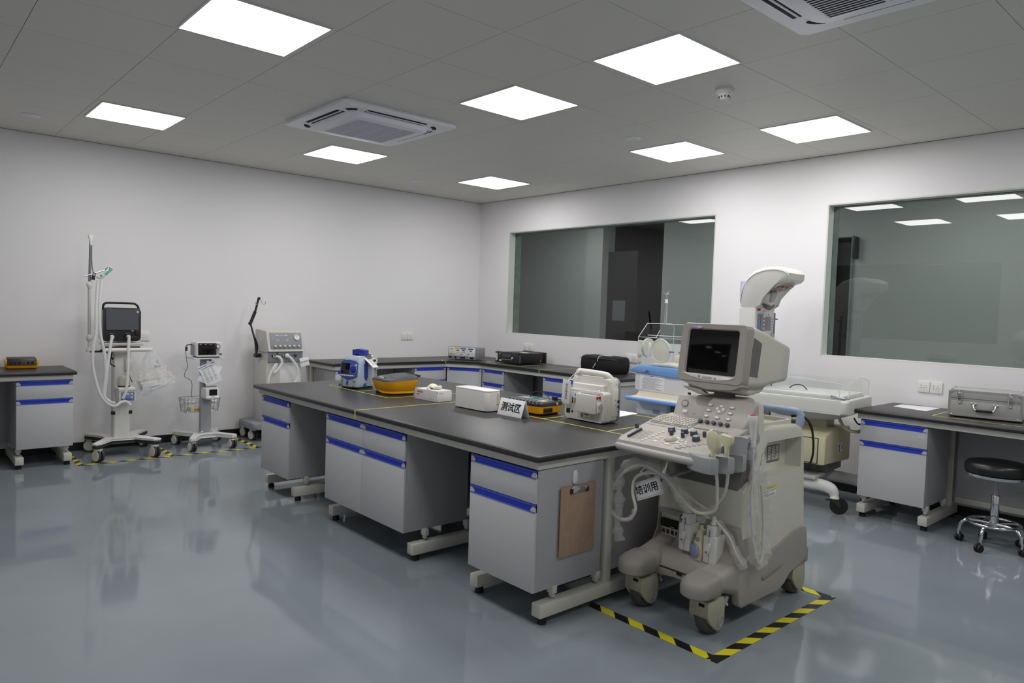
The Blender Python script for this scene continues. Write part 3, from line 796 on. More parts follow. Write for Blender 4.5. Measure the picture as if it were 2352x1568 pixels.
# rising control panels
with part('upper_console', us) as q:
    q.prism([(-.19, .885), (-.18, .905), (-.142, 1.0), (-.128, 1.018), (-.115, 1.02), (-.11, .88)], 'x', -.205, .03, 'us_console', .012, 3)
    q.box(-.10, .14, -.15, .02, .88, 1.03, 'us_console', .02)
    q.prism([(-.258, .895), (-.255, .915), (-.178, 1.007), (-.165, 1.022), (-.155, 1.028), (-.135, 1.02), (-.13, .88), (-.2, .88)], 'x', .002, .245, 'us_console', .014, 3)
    q.cyl((.243, -.16, .965), (.2465, -.16, .965), .006, 'us_dark', seg=14)
LP = plane_M((0, -.181, .905), (0, .04, .1)); KP = plane_M((0, -.2555, .915), (0, .077, .092))
with part('round_emblem', us) as q: q.M = LP; emblem(q, (-.152, .080, .0), (1, 0, 0), (0, 1, 0), .0195, 'emblem')
with part('power_button', us) as q: q.M = LP; q.prism(rrect(.03, .017, .008), 'z', -.002, .003, 'us_button', .001, M=Matrix.Translation((-.139, .040, 0))); q.cyl((-.087, .034, 0), (-.087, .034, .001), .0022, 'plastic_black', seg=8)
for x, v in ((.020, .103), (.0235, .071), (.026, .038), (.136, .103), (.139, .070), (.143, .037), (.084, .037)):
    q = MB(KP); ovals([(x, v, .0152, .008)], 'us_grey'); q.lathe([(1, .003), (.9, .0055), (.001, .0065)], 'us_button', M=Matrix.Translation((x, v, .0)) @ Matrix.Diagonal((.0115, .0055, 1, 1)), seg=16); q.obj('keypad_button', us)
with part('arrow_pad', us) as q:
    q.M = KP; q.lathe([(.028, 0), (.027, .002), (.001, .0025)], 'us_console_edge', (.0805, .086, 0))
    for k in range(4):
        a = k*pi/2; q.prism(rrect(.017, .013, .006), 'z', .001, .006, 'us_button', .0015, M=Matrix.Translation((.0805+.0155*cos(a), .086+.0155*sin(a), 0)) @ Matrix.Rotation(a+pi/2, 4, 'Z'))
for k in range(5):
    q = MB(KP); q.lathe([(.0095, 0), (.0095, .012), (.008, .017), (.0005, .018)], 'us_knob', (.012+k*.0355, .006, 0), (0, -.25, 1)); q.obj('panel_knob', us)
with part('neck', us) as q: q.lathe([(.052, 1.028), (.050, 1.045), (.044, 1.055), (.046, 1.10)], 'us_dark', (.018, -.07, 0)); q.box(-.03, .0, -.118, -.10, 1.072, 1.085, 'black_hole')
with part('monitor_cable', us) as q: q.tube([(.10, .0, 1.10), (.10, -.01, 1.06), (.08, .02, 1.04), (.06, .03, 1.06), (.05, .02, 1.035)], .004, 'probe_white', 8)
# monitor
MON = plane_M((.020, -.2, 1.095), (0, .035, .27))
def mr(w, h, r, z, cy=.14, cx=0, n=6): return [(cx+p[0], cy+p[1], z) for p in rrect(w, h, r, n)]
q = MB(MON)
sc = rrect(.272, .215, .012, 6, -.016, .154); ob = rrect(.362, .288, .028, 6, -.015, .149)
def ring(pts, z): return [(p[0], p[1], z) for p in pts]
q.loft([ring(rrect(.276, .219, .012, 6, -.016, .154), -.018), ring(sc, -.006), ring(rrect(.284, .227, .016, 6, -.016, .154), .001), ring(rrect(.354, .280, .024, 6, -.015, .149), .003), ring(ob, -.006), ring(rrect(.366, .292, .03, 6, -.015, .149), -.05)], 'us_bezel', cap=False)
q.prism(rrect(.355, .283, .03, 6, -.015, .149), 'z', -.06, -.018, 'us_bezel')
q.obj('monitor_bezel', us)
with part('monitor_chin', us) as q:
    q.M = MON
    q.prism([(-.170, .046), (.128, .040), (.09, .028), (.03, .020), (-.04, .019), (-.11, .027)], 'z', -.004, .0045, 'us_button', .002)
    q.prism(rrect(.052, .012, .0055, 5, -.022, .031), 'z', .003, .0075, 'us_key', .001); q.cyl((-.066, .033, .004), (-.066, .033, .007), .006, 'us_grey', seg=14); q.cyl((.022, .028, .004), (.022, .028, .007), .005, 'us_grey', seg=14)
with part('monitor_underside', us) as q:
    q.M = MON
    q.loft([[(p[0], p[1], z) for p in [(-.185, .03), (.155, .03), (.16, .004), (.11, -.018), (-.02, -.026), (-.14, -.006), (-.18, .012)]] for z in (-.002, -.05)]+[[(x*.9, y*.8, -.12) for x, y in [(-.185, .03), (.155, .03), (.16, .004), (.11, -.018), (-.02, -.026), (-.14, -.006), (-.18, .012)]]], 'us_bezel')
    q.prism([(-.16, -.02), (-.06, -.03), (-.03, -.045), (-.07, -.052), (-.15, -.03)], 'z', -.05, -.01, 'us_bezel', .003)
with part('monitor_screen', us) as q:
    q.M = MON
    q.grid(lambda u, v: (-.016-.1375+.275*u, .154-.109+.218*v, -.0145+.010*(1-(2*u-1)**2)*.9+.006*(1-(2*v-1)**2)), 14, 12, 'crt_glass')
with part('monitor_badge', us) as q:
    q.M = MON; q.lathe([(1, .003), (.9, .0055), (.001, .006)], 'badge_lilac', M=Matrix.Translation((-.108, .272, 0)) @ Matrix.Diagonal((.032, .0095, 1, 1)), seg=24)
    q.text('LOGIQ', (-.118, .272, .006), (1, 0, 0), (0, 1, 0), .0115, 'us_button', .0003); q.text('PRO', (-.091, .2715, .006), (1, 0, 0), (0, 1, 0), .0105, 'paper', .0003, bold=.0003)
q = MB(MON)
q.loft([mr(w, h, .028, z, c, -.015) for w, h, z, c in ((.358, .284, -.045, .149), (.360, .284, -.10, .149), (.360, .272, -.17, .147), (.362, .222, -.30, .151), (.360, .182, -.415, .154), (.34, .16, -.428, .154))], 'us_cream')
q.loft([[(-.015+p[0], c+p[1], z) for p in rrect(w, h, .02, 4)] for w, h, z, c in ((.30, .06, -.06, .005), (.30, .07, -.14, .0), (.28, .07, -.26, .025), (.24, .05, -.34, .055))], 'us_cream')
hs = q.obj('monitor_housing', us, ang=50)
with part('side_grille', hs) as q:
    q.M = MON
    q.loft([[(.1662, .058, -.045), (.1662, .058, -.128), (.1662, .222, -.135), (.1662, .240, -.062)], [(.15, .058, -.045), (.15, .058, -.128), (.15, .222, -.135), (.15, .240, -.062)]], 'us_dark')
with part('asset_sticker', hs) as q: q.M = MON; q.box(.160, .1658, .232, .268, -.032, -.018, 'paper'); q.text('1302', (.1662, .25, -.025), (0, -1, 0), (0, 0, 1), .018, 'ink', .0002)
with part('round_cap', hs) as q: q.M = MON; q.lathe([(.022, 0), (.021, .003), (.001, .003)], 'us_cream', (.1615, .14, -.275), (1, 0, 0))
# side holders for probes and gel
with part('holder_arm', us) as q:
    q.box(.20, .285, -.50, -.20, .78, .83, 'us_grey', .02)
with part('gel_cup', us) as q:
    o = rrect(.085, .115, .04, 6); i = rrect(.068, .098, .032, 6)
    f = lambda P, k, z: [(.283+p[0]*k, -.395+p[1]*k, z) for p in P]
    q.loft([f(i, .88, .80), f(i, 1, .895), f(o, 1, .898), f(o, 1, .88), f(o, .90, .755)], 'us_grey', cap=False); q.prism([(.283+p[0]*.85, -.395+p[1]*.85) for p in i], 'z', .757, .805, 'us_dark')
with part('wand_clip', us) as q: q.lathe([(.026, -.012), (.032, 0), (.026, .012)], 'us_grey', (.275, -.225, .875), (1, 0, .1)); q.box(.255, .30, -.32, -.23, .862, .895, 'us_grey', .012)
with part('probe_cradle', us) as q:
    P = [(.16, -.40), (.34, -.40), (.348, -.44), (.305, -.444), (.278, -.458), (.268, -.478), (.28, -.497), (.31, -.502), (.342, -.497), (.333, -.533), (.295, -.530), (.264, -.540), (.251, -.560), (.264, -.579), (.295, -.582), (.316, -.577), (.298, -.606), (.25, -.607), (.205, -.592), (.16, -.57)]
    q.prism(P, 'z', .762, .833, 'us_grey', .007, 2)

# probes resting in the cradles (things of their own), in the machine's frame
UM = Matrix.Translation((-2.835, -5.524, 0)) @ Matrix.Rotation(-pi/2, 4, 'Z')
def usthing(name, label, cat, lx, ly, z, group=None): return thing(name, label, cat, UM @ Vector((lx, ly, z)), -90, group)
def probe(label, lx, ly, z, curved, m, cab):
    t = usthing('ultrasound_probe', label, 'ultrasound probe', lx, ly, z, 'ultrasound probes in the holders')
    with part('probe_head', t) as q:
        M = Matrix.Rotation(.14, 4, 'X') @ Matrix.Rotation(.1, 4, 'Y')
        q.M = M
        R = lambda w, d, zz: [(p[0], p[1], zz) for p in rrect(w, d, min(w, d)*.42, 5)]
        if curved: q.loft([R(.020, .018, -.05), R(.021, .019, -.02), R(.024, .021, -.004), R(.044, .026, .006), R(.058, .031, .018), R(.064, .034, .035), R(.066, .035, .058), R(.062, .033, .066), R(.052, .029, .078), R(.034, .022, .085)], m)
        else: q.loft([R(.018, .016, -.05), R(.02, .018, -.02), R(.023, .02, .0), R(.046, .022, .014), R(.056, .024, .026), R(.056, .024, .05), R(.050, .014, .054)], m)
    with part('strain_relief', t) as q:
        q.M = Matrix.Rotation(.14, 4, 'X') @ Matrix.Rotation(.1, 4, 'Y')
        q.lathe([(.0105 if k % 2 else .0125, -.085+k*.005) for k in range(9)], m, seg=14)
    with part('lens', t) as q:
        q.M = Matrix.Rotation(.14, 4, 'X') @ Matrix.Rotation(.1, 4, 'Y')
        if curved: q.tube([(-.004, 0, .081), (.010, 0, .081), (.024, 0, .073)], .011, 'us_grey', 8, 6)
        else: q.box(-.024, .024, -.006, .006, .052, .056, 'us_key', .002)
    with part('probe_cable', t) as q: q.tube([Vector(p)-Vector((lx, ly, z)) for p in cab], .0075, 'probe_cable', 9, 8)
    return t
probe('cream curved probe standing in the front holder of the ultrasound console', .278, -.560, .862, True, 'probe_cream',
      [(.278, -.545, .79), (.275, -.52, .74), (.255, -.48, .66), (.235, -.45, .585), (.19, -.44, .552), (.13, -.45, .548), (.06, -.46, .60), (0, -.47, .66), (-.08, -.48, .70), (-.16, -.48, .705), (-.24, -.48, .665), (-.30, -.48, .60), (-.335, -.48, .51), (-.32, -.48, .445), (-.27, -.48, .42), (-.21, -.48, .435), (-.178, -.48, .49), (-.20, -.48, .57), (-.19, -.47, .64), (-.11, -.45, .675), (-.02, -.42, .655), (.05, -.37, .58), (.10, -.34, .54), (.125, -.315, .515)])
probe('cream flat probe standing behind the curved one in the console holder', .292, -.478, .868, False, 'probe_cream',
      [(.29, -.465, .80), (.285, -.45, .74), (.25, -.42, .64), (.17, -.40, .555), (.09, -.39, .545), (.02, -.38, .56), (-.03, -.34, .53), (-.03, -.315, .51)])
t = usthing('ultrasound_probe', 'slim white wand with a red tip upright beside the grey gel cup', 'ultrasound probe', .305, -.29, .90, 'ultrasound probes in the holders')
with part('probe_head', t) as q: q.loft([[(p[0], p[1]+k, zz) for p in rrect(a, b, .008, 4)] for a, b, zz, k in ((.022, .024, -.05, 0), (.024, .028, .0, 0), (.028, .034, .05, -.005), (.034, .04, .06, -.007), (.034, .04, .085, -.009), (.03, .036, .09, -.009))], 'probe_white')
with part('tip', t, 'red tip') as q: q.box(-.011, .011, -.022, .004, .0895, .0925, 'signal_red', .001)
with part('probe_cable', t) as q: q.tube([(0, 0, -.05), (.0, .012, -.16), (-.012, .03, -.30), (-.02, .07, -.45), (-.022, .12, -.58), (-.024, .155, -.61), (-.026, .18, -.56), (-.024, .17, -.42), (-.015, .12, -.24)], .0065, 'probe_white', 9, 8)
with part('plastic_sleeve', t, 'clear plastic sleeve', ang=14) as q:
    rr = random.Random(3)
    q.tube([(0, 0, -.03), (.0, .014, -.16), (-.008, .03, -.30), (-.016, .055, -.45), (-.02, .09, -.56), (-.022, .14, -.618), (-.022, .19, -.58), (-.02, .195, -.46), (-.012, .15, -.28), (-.004, .10, -.16)], lambda s: .016+.014*s+.004*sin(s*31)+.003*sin(s*57), 'plastic_film', 12, 10, jit=.16)
# plugs in the connector panel
def plug(label, lx, ly, z, kind):
    t = usthing('probe_connector', label, 'probe connector', lx, ly, z, 'probe connectors plugged into the ultrasound front')
    if kind == 'box':
        with part('plug_body', t) as q: q.box(-.031, .031, -.085, .0, -.075, .05, 'probe_white', .004); q.box(-.020, .020, -.080, -.02, .05, .098, 'probe_white', .003); q.box(-.0008, .0008, -.0856, -.08, -.07, .08, 'us_dark')
        with part('locking_lever', t) as q: q.M = plane_M((-.002, -.0855, -.005), (.25, 0, 1)); q.prism(rrect(.022, .052, .0105), 'z', -.001, .012, 'probe_white', .003); q.cyl((0, -.016, .011), (0, -.016, .013), .005, 'us_dark', seg=12)
        with part('cable_boot', t) as q: q.lathe([(.017, .096), (.016, .103), (.008, .128), (.007, .138)], 'probe_white', (.0, -.05, 0)); q.lathe([(.0175, .097), (.0175, .101)], 'teal_ring', (0, -.05, 0))
    else:
        with part('plug_body', t) as q: q.loft([[(p[0], -.045+p[1], zz) for p in rrect(w, d, .012, 4)] for w, d, zz in ((.03, .06, -.085), (.05, .075, -.07), (.054, .08, -.03), (.046, .07, .01), (.032, .05, .04), (.028, .04, .065))], 'probe_cream')
        with part('grip', t, 'lilac grip') as q: q.lathe([(.034, 0), (.033, .006), (.02, .010), (.001, .010)], 'probe_blue', (-.008, -.085, -.03), (-.5, -1, 0)); q.lathe([(.011, 0), (.001, .003)], 'us_grey', (0, -.078, .022), (0, -1, 0))
        with part('cable_boot', t) as q: q.lathe([(.011, .06), (.007, .085)], 'probe_cream', (0, -.045, 0))
plug('white plug with lever, leftmost of the three in the ultrasound front', .0, -.247, .385, 'box')
plug('rounded cream plug with lilac grip between two white plugs', .068, -.247, .355, 'round')
plug('white plug with lever, rightmost of the three in the ultrasound front', .134, -.247, .36, 'box')
# plastic-wrapped cable loop, tag
t = usthing('plastic_sleeve', 'crinkled clear plastic sleeve wrapped round the probe cables at the island corner', 'plastic sleeve', -.15, -.48, .62)
def off(P): return [Vector(p)-Vector((-.15, -.48, .62)) for p in P]
with part('wrapped_arch', t, ang=14) as q:
    q.tube(off([(-.30, -.48, .565), (-.285, -.485, .63), (-.235, -.488, .685), (-.16, -.49, .715), (-.08, -.485, .71), (-.01, -.475, .675), (.05, -.465, .615), (.10, -.45, .565)]), lambda s: .024+.006*sin(s*23)+.004*sin(s*51), 'plastic_film', 14, 10, jit=.16)
with part('hanging_end', t, ang=14) as q:
    q.tube(off([(-.275, -.484, .62), (-.28, -.486, .55), (-.275, -.486, .48), (-.28, -.486, .41), (-.275, -.486, .355), (-.262, -.486, .315)]), lambda s: .021+.005*sin(s*27)-.004*sin(s*13), 'plastic_film', 14, 10, jit=.16)
with part('loop_wrap', t, ang=14) as q:
    q.tube(off([(-.30, -.481, .60), (-.335, -.481, .51), (-.32, -.481, .445), (-.27, -.481, .42), (-.21, -.481, .435), (-.178, -.481, .49)]), lambda s: .011+.002*sin(s*61), 'plastic_film', 10, 10, jit=.16)
with part('loose_film', t, ang=14) as q:
    q.tube(off([(.01, -.46, .66), (.03, -.42, .57), (.07, -.40, .51), (.13, -.40, .50), (.17, -.42, .53)]), lambda s: .016+.006*sin(s*19), 'plastic_film', 12, 10, flat=.5, jit=.16)
t = usthing('plastic_sleeve', 'short clear plastic sleeve slanting from the right plug to the ultrasound side', 'plastic sleeve', .17, -.27, .40)
with part('film', t, ang=14) as q: q.tube([(-.02, -.02, .08), (.04, -.02, .02), (.075, -.01, -.05), (.095, .02, -.11)], lambda s: .012+.012*s+.003*sin(s*23), 'plastic_film', 12, 10, jit=.16)
with part('cable', t) as q: q.tube([(-.035, -.03, .09), (.04, -.02, .02), (.075, -.01, -.05), (.092, .02, -.10)], .005, 'probe_white', 8, 8)
t = usthing('paper_tag', 'white paper tag hanging slanted under the plastic-wrapped cable loop', 'tag', -.12, -.46, .60, 'white training tags')
TAGM = plane_M((0, 0, 0), (-.45, .05, 1), (1, .04, .46))
with part('tag_card', t) as q: q.M = TAGM; q.box(-.085, .075, -.042, .042, -.0008, .0008, 'paper', .0003); q.frame(rrect(.15, .074, .001, 1, -.005, 0), rrect(.147, .071, .001, 1, -.005, 0), 'z', .0008, .0012, 'ink_grey')
with part('tag_lettering', t) as q: q.M = TAGM; q.text('培训用', (-.012, 0, .001), (1, 0, 0), (0, 1, 0), .046, 'ink', .0003, bold=.0006)
with part('tag_string', t) as q: q.tube([(.06, 0, .07), (.03, 0, .09), (-.02, -.01, .075)], .0015, 'paper', 6)
with part('cable_bracket', us) as q:
    q.tube([(-.06, -.20, .665), (-.07, -.34, .655), (-.075, -.43, .645)], .008, 'us_grey', 8); q.tube([(-.195, -.43, .655), (-.075, -.43, .635)], .009, 'us_grey', 8)
    q.tube([(-.195, -.43, .655), (-.195, -.38, .68)], .007, 'us_grey', 8)
# mains cable over the rear corner
t = usthing('power_cable', 'black power cable looped over the rear corner of the ultrasound machine', 'cable', .22, .36, .90)
with part('cable', t) as q: q.tube([(-.07, .0, .02), (-.03, -.01, .028), (.0, -.005, .02), (.02, .03, -.02), (.03, .045, -.10), (.03, .045, -.18), (.01, .042, -.25)], .0055, 'rubber_black', 8, 8); q.tube([(-.07, .0, .015), (-.02, .01, .025), (.01, .02, .0), (.025, .04, -.05)], .0055, 'rubber_black', 8, 8)

# ------------------------------------------------------------------ equipment along the left wall
mat('vent_white', '#e3e2de', 0.4)
mat('vent_grey', '#8c8f96', 0.45)
mat('vent_beige', '#c9c6bf', 0.45)
mat('screen_slate', '#3a3d47', 0.12, spec=0.6)
mat('screen_black', '#101113', 0.1, spec=0.6)
mat('orange_glow', '#d98a2c', 0.4)
mat('sticker_tan', '#cbbda6', 0.6)
mat('mask_green', '#5fb39a', 0.3)
mat('caster_white', '#d9d8cd', 0.45)
mat('caster_tyre', '#3b3a3a', 0.55)
mat('panel_blue', '#7f86a8', 0.45)
mat('blue_mark', '#3550b8', 0.45)
mat_film('hose_film', '#f0f0ef', 0.72, 0.3, 0.0, 40)
mat_film('bottle_film', '#cfccb8', 0.75, 0.25, 0.0, 40)
mat_film('screen_clear', '#c9cbd2', 0.10, 0.15, 0.0, 20)
def twin_caster(t, x, y, r, ang, hz, label=None):
    """twin-wheel castor with pale discs; ang = travel direction in degrees"""
    e = bpy.data.objects.new('caster', None); COL.objects.link(e); e.parent = t; e.location = (x, y, 0); e.rotation_euler = (0, 0, radians(ang))
    with part('wheel', e) as q:
        for s in (-1, 1): q.lathe([(r*.5, -.010), (r*.93, -.010), (r, -.006), (r, .006), (r*.93, .010), (r*.5, .010)], 'caster_tyre', (s*.016, 0, r), (1, 0, 0), 28)
    with part('wheel_disc', e) as q:
        for s in (-1, 1): q.lathe([(r*.82, 0), (r*.78, s*.004), (.001, s*.006)], 'caster_white', (s*.026, 0, r), (1, 0, 0), 28)
    with part('fork', e) as q:
        q.box(-.006, .006, -.02, r*.8, r, hz-.012, 'caster_tyre', .002); q.prism(rrect(.06, .06, .02), 'z', r*1.7, hz-.01, 'caster_white', .004); q.cyl((0, 0, r*1.5), (0, 0, hz), .012, 'steel', seg=12)
    return e
def hose(q, pts, r, m='hose_film', seg=10, ridges=True):
    n = max(6, int(sum((Vector(b)-Vector(a)).length for a, b in zip(pts[:-1], pts[1:]))/(len(pts)-1)/.008)) if ridges else 8
    if ridges: q.tube(pts, lambda s: r*(1+.07*cos(s*n*(len(pts)-1)*pi)), m, seg, n)
    else: q.tube(pts, r, m, seg, n)

v = thing('ventilator', 'ventilator with black-framed screen on a white wheeled column beside the left bench', 'ventilator', (-4.385, -.37, 0))
for x, y, a in ((-.225, -.245, 25), (.215, -.28, 15), (-.185, .27, 60), (.265, .27, 10)): twin_caster(v, x, y, .055, a, .125)
with part('base', v) as q:
    for z0, z1, m in ((.122, .15, 'plastic_dark'), (.15, .168, 'vent_white')):
        P = [(-.275, -.265), (-.255, -.30), (-.205, -.285), (-.10, -.13), (.09, -.14), (.195, -.31), (.245, -.32), (.268, -.28), (.14, -.03), (.14, .06), (.29, .25), (.28, .30), (.22, .30), (.08, .12), (-.07, .12), (-.16, .30), (-.22, .30), (-.235, .25), (-.125, .06), (-.125, -.03)]
        q.prism(P, 'z', z0, z1, m, .006)
with part('column', v) as q: q.prism(rrect(.135, .12, .02), 'z', .165, .95, 'vent_white', .003); q.box(-.03, .07, -.03, .10, .95, 1.04, 'vent_beige', .004)
with part('column_clip', v) as q:
    for s in (-1, 1): q.box(s*.068-.015, s*.068+.015, -.06, -.02, .37, .40, 'plastic_black', .003)
with part('rail', v) as q: q.tube([(-.16, -.16, .952), (.215, -.16, .952)], .018, 'vent_white', 12, smooth=False); q.tube([(-.15, -.13, .952), (-.15, .0, .94), (.0, .03, .93)], .012, 'plastic_black', 8); q.tube([(.19, -.13, .952), (.17, .0, .94), (.0, .03, .93)], .012, 'plastic_black', 8)
with part('shelf', v) as q: q.box(-.15, .16, -.10, .10, .985, 1.01, 'vent_beige', .004); q.box(-.17, .13, -.12, -.06, .965, .978, 'plastic_black', .004)
V1 = plane_M((-.012, -.085, 1.18), (0, 0, 1))
with part('screen_housing', v) as q:
    q.M = V1
    q.prism(rrect(.31, .30, .04, 6, 0, -.01), 'z', -.14, -.02, 'vent_white', .01); q.prism(rrect(.300, .296, .035, 6, 0, -.008), 'z', -.03, .012, 'plastic_dark', .006)
with part('carry_handle', v) as q:
    q.M = V1; q.tube([(-.142, .10, -.03), (-.142, .152, -.03), (-.13, .172, -.03), (-.10, .180, -.03), (.08, .180, -.03), (.115, .172, -.03), (.135, .150, -.03), (.142, .10, -.03)], .0095, 'plastic_black', 10, 6)
with part('touchscreen', v) as q:
    q.M = V1; q.box(-.132, .14, -.062, .138, .010, .0135, 'plastic_black', .001); q.box(-.127, .128, -.052, .122, .0135, .0142, 'screen_slate')
with part('screen_film', v, 'clear peeling screen film') as q:
    q.M = V1
    rr = random.Random(7)
    q.grid(lambda a, b: (-.128+.262*a, -.056+.182*b, .0155+.0012*sin(a*9+b*5)+(.006*max(0, a-.82)*8*max(0, .5-b) if a > .8 else 0)), 24, 16, 'screen_clear')
with part('alarm_button', v, 'orange key') as q: q.M = V1; q.prism(rrect(.022, .010, .004, 4, .082, -.064), 'z', .012, .0155, 'orange_glow', .001)
with part('round_sticker', v) as q: q.M = V1; q.cyl((.122, .105, .0135), (.122, .105, .0175), .010, 'sticker_tan', seg=16)
with part('rotary_knob', v) as q: q.M = V1; q.lathe([(.024, .01), (.024, .022), (.018, .028), (.001, .028)], 'plastic_black', (.122, -.078, 0))
with part('screen_marks', v) as q: q.M = V1; q.box(-.125, -.085, .1285, .132, .0135, .0142, 'ink_grey'); q.box(.10, .13, .127, .130, .0135, .0142, 'ink_grey')
for x in (-.088, .042):
    with part('hose_port', v) as q: q.M = V1; q.lathe([(.028, .008), (.028, .02), (.022, .024), (.016, .02), (.016, .01)], 'plastic_black', (x, -.112, 0))
with part('filter_port', v) as q: q.M = V1; q.prism(rrect(.06, .03, .012, 5, .10, -.125), 'z', .005, .016, 'plastic_black', .003)
with part('breathing_hose', v) as q:
    hose(q, [(-.10, -.115, 1.068), (-.10, -.15, 1.062), (-.115, -.165, 1.02), (-.15, -.20, .80), (-.17, -.21, .60), (-.19, -.22, .56)], .013)
with part('breathing_hose', v) as q: hose(q, [(.03, -.115, 1.068), (.03, -.15, 1.062), (.022, -.17, 1.0), (.01, -.20, .75), (-.005, -.21, .60), (-.03, -.21, .53)], .013)
with part('breathing_hose', v) as q: hose(q, [(-.225, -.20, 1.545), (-.24, -.22, 1.34), (-.245, -.24, 1.12), (-.268, -.25, .97), (-.27, -.25, .83), (-.233, -.25, .64), (-.18, -.25, .525), (-.107, -.25, .475), (-.046, -.24, .505), (.0, -.22, .50), (.03, -.21, .47)], .0125)
with part('breathing_hose', v) as q: hose(q, [(-.195, -.20, 1.565), (-.215, -.22, 1.34), (-.215, -.24, 1.12), (-.185, -.25, .935), (-.172, -.25, .75), (-.185, -.25, .58), (-.14, -.25, .515), (-.10, -.25, .50)], .0125)
with part('support_arm', v) as q:
    q.box(-.275, -.225, -.05, -.01, .93, .965, 'vent_white', .004); q.cyl((-.253, -.03, .93), (-.253, -.03, 1.04), .013, 'vent_white')
    q.lathe([(.012, 1.02), (.022, 1.035), (.024, 1.06), (.014, 1.08)], 'vent_white', (-.254, -.03, 0)); q.cyl((-.254, -.03, 1.07), (-.255, -.03, 1.50), .0125, 'vent_beige')
    q.lathe([(.014, 1.48), (.022, 1.50), (.023, 1.52), (.012, 1.54)], 'vent_white', (-.255, -.03, 0)); q.cyl((-.255, -.03, 1.53), (-.250, -.03, 1.90), .0125, 'steel', r2=.008)
    q.box(-.25, -.15, -.055, -.005, .925, .94, 'plastic_black', .003)
with part('arm_head', v) as q: q.loft([[(-.247+p[0], -.03+p[1], z) for p in rrect(w, .025, .008, 4)] for z, w in ((1.855, .014), (1.895, .02), (1.91, .036), (1.938, .042), (1.942, .038))], 'vent_white')
with part('gooseneck', v) as q: q.cyl((-.244, -.045, 1.85), (-.243, -.045, 1.83), .007, 'chrome'); q.tube([(-.243, -.045, 1.84), (-.243, -.045, 1.74), (-.236, -.05, 1.65), (-.226, -.055, 1.60)], .005, 'steel', 8)
with part('clamp', v) as q: q.tube([(-.305, -.06, 1.578), (-.145, -.06, 1.642)], .006, 'steel', 8, smooth=False); q.cyl((-.235, -.06, 1.555), (-.225, -.06, 1.615), .014, 'plastic_dark'); q.cyl((-.23, -.075, 1.60), (-.23, -.045, 1.60), .012, 'chrome'); q.tube([(-.145, -.06, 1.64), (-.12, -.06, 1.672), (-.105, -.06, 1.668), (-.11, -.06, 1.65), (-.14, -.06, 1.63)], .004, 'steel', 6)
with part('mask_connector', v, 'green connector') as q: q.tube([(-.145, -.08, 1.605), (-.12, -.08, 1.63), (-.092, -.08, 1.657)], lambda s: .012-.004*s, 'mask_green', 12); q.tube([(-.215, -.12, 1.575), (-.18, -.10, 1.575), (-.145, -.08, 1.605)], .009, 'bottle_film', 10); q.cyl((-.18, -.10, 1.56), (-.18, -.10, 1.60), .009, 'mask_green')
with part('humidifier', v) as q: q.box(-.058, .078, -.20, -.06, .495, .60, 'vent_white', .008); q.box(-.064, .072, -.21, -.06, .595, .625, 'vent_white', .006); q.box(-.045, .065, -.2015, -.19, .505, .585, 'panel_blue', .003)
with part('humidifier_controls', v) as q:
    for x, z in ((-.02, .567), (.045, .567), (.045, .537), (.012, .567)): q.prism(rrect(.018, .012, .005), 'y', -.203, -.2, 'vent_white', M=Matrix.Translation((x, 0, z)))
    q.box(-.005, .04, -.2026, -.2, .515, .527, 'blue_mark')
with part('water_jar', v) as q: q.lathe([(.046, .625), (.048, .635), (.048, .70), (.04, .718), (.036, .725)], 'bottle_film', (-.005, -.135, 0)); q.lathe([(.049, .625), (.049, .637)], 'plastic_black', (-.005, -.135, 0))
with part('power_adapter', v) as q: q.box(.018, .073, -.09, -.05, .765, .865, 'vent_white', .005); q.tube([(.045, -.07, .765), (.05, -.09, .71), (.07, -.10, .66)], .004, 'plastic_black', 6)
with part('power_cord', v) as q: q.tube([(-.07, .0, .93), (-.09, -.03, .83), (-.06, -.06, .80)], .005, 'plastic_black', 6); q.tube([(-.14, -.02, .96), (-.10, -.05, .90), (-.07, -.03, .86)], .007, 'plastic_black', 6)
t = thing('plastic_bag', 'clear plastic bag hanging from the rail of the black-screened ventilator', 'plastic bag', (-4.19, -.55, .94))
with part('film', t, ang=14) as q:
    rb = random.Random(5)
    def bagf(a, b):
        th = a*2*pi; w = .022+(.155-.022)*min(1, b*1.25)**.8; d = .018+.07*min(1, b*1.3); sag = .06*max(0, b-.7)/.3
        cx = .05*b
        wr = 1+.06*sin(th*5+b*9)+.05*sin(th*9-b*7)+.05*rb.uniform(-1, 1)
        if b > .97: w *= .55; d *= .5
        return (cx+w*cos(th)*wr, d*sin(th)*wr, .004-.345*b+.055*cos(th)*b+.01*sin(th*3))
    q.grid(bagf, 40, 26, 'bag_film')
with part('bag_lettering', t) as q: q.M = plane_M((.04, -.078, -.12), (0, 0, 1)); q.text('C', (0, .03, 0), (1, 0, 0), (0, 1, 0), .035, 'ink_grey', .0002); q.text('医疗', (.0, -.015, 0), (1, 0, 0), (0, 1, 0), .028, 'ink_grey', .0002)
t = thing('carton', 'small white carton inside the clear plastic bag by the left wall', 'box', (-4.135, -.545, .60), 0)
with part('carton_body', t) as q: q.box(-.13, .12, -.045, .045, .0, .095, 'paper', .002, M=Matrix.Rotation(-.16, 4, 'Y')); q.box(-.13, .12, -.0455, .0455, .088, .0955, 'sticker_tan', .001, M=Matrix.Rotation(-.16, 4, 'Y'))
with part('carton_print', t) as q: q.M = Matrix.Rotation(-.16, 4, 'Y'); q.box(-.131, -.12, -.0458, .0, .02, .07, 'ink_grey'); q.box(-.06, .03, -.046, -.04, .03, .035, 'ink_grey'); q.box(-.06, .0, -.046, -.04, .02, .024, 'ink_grey')

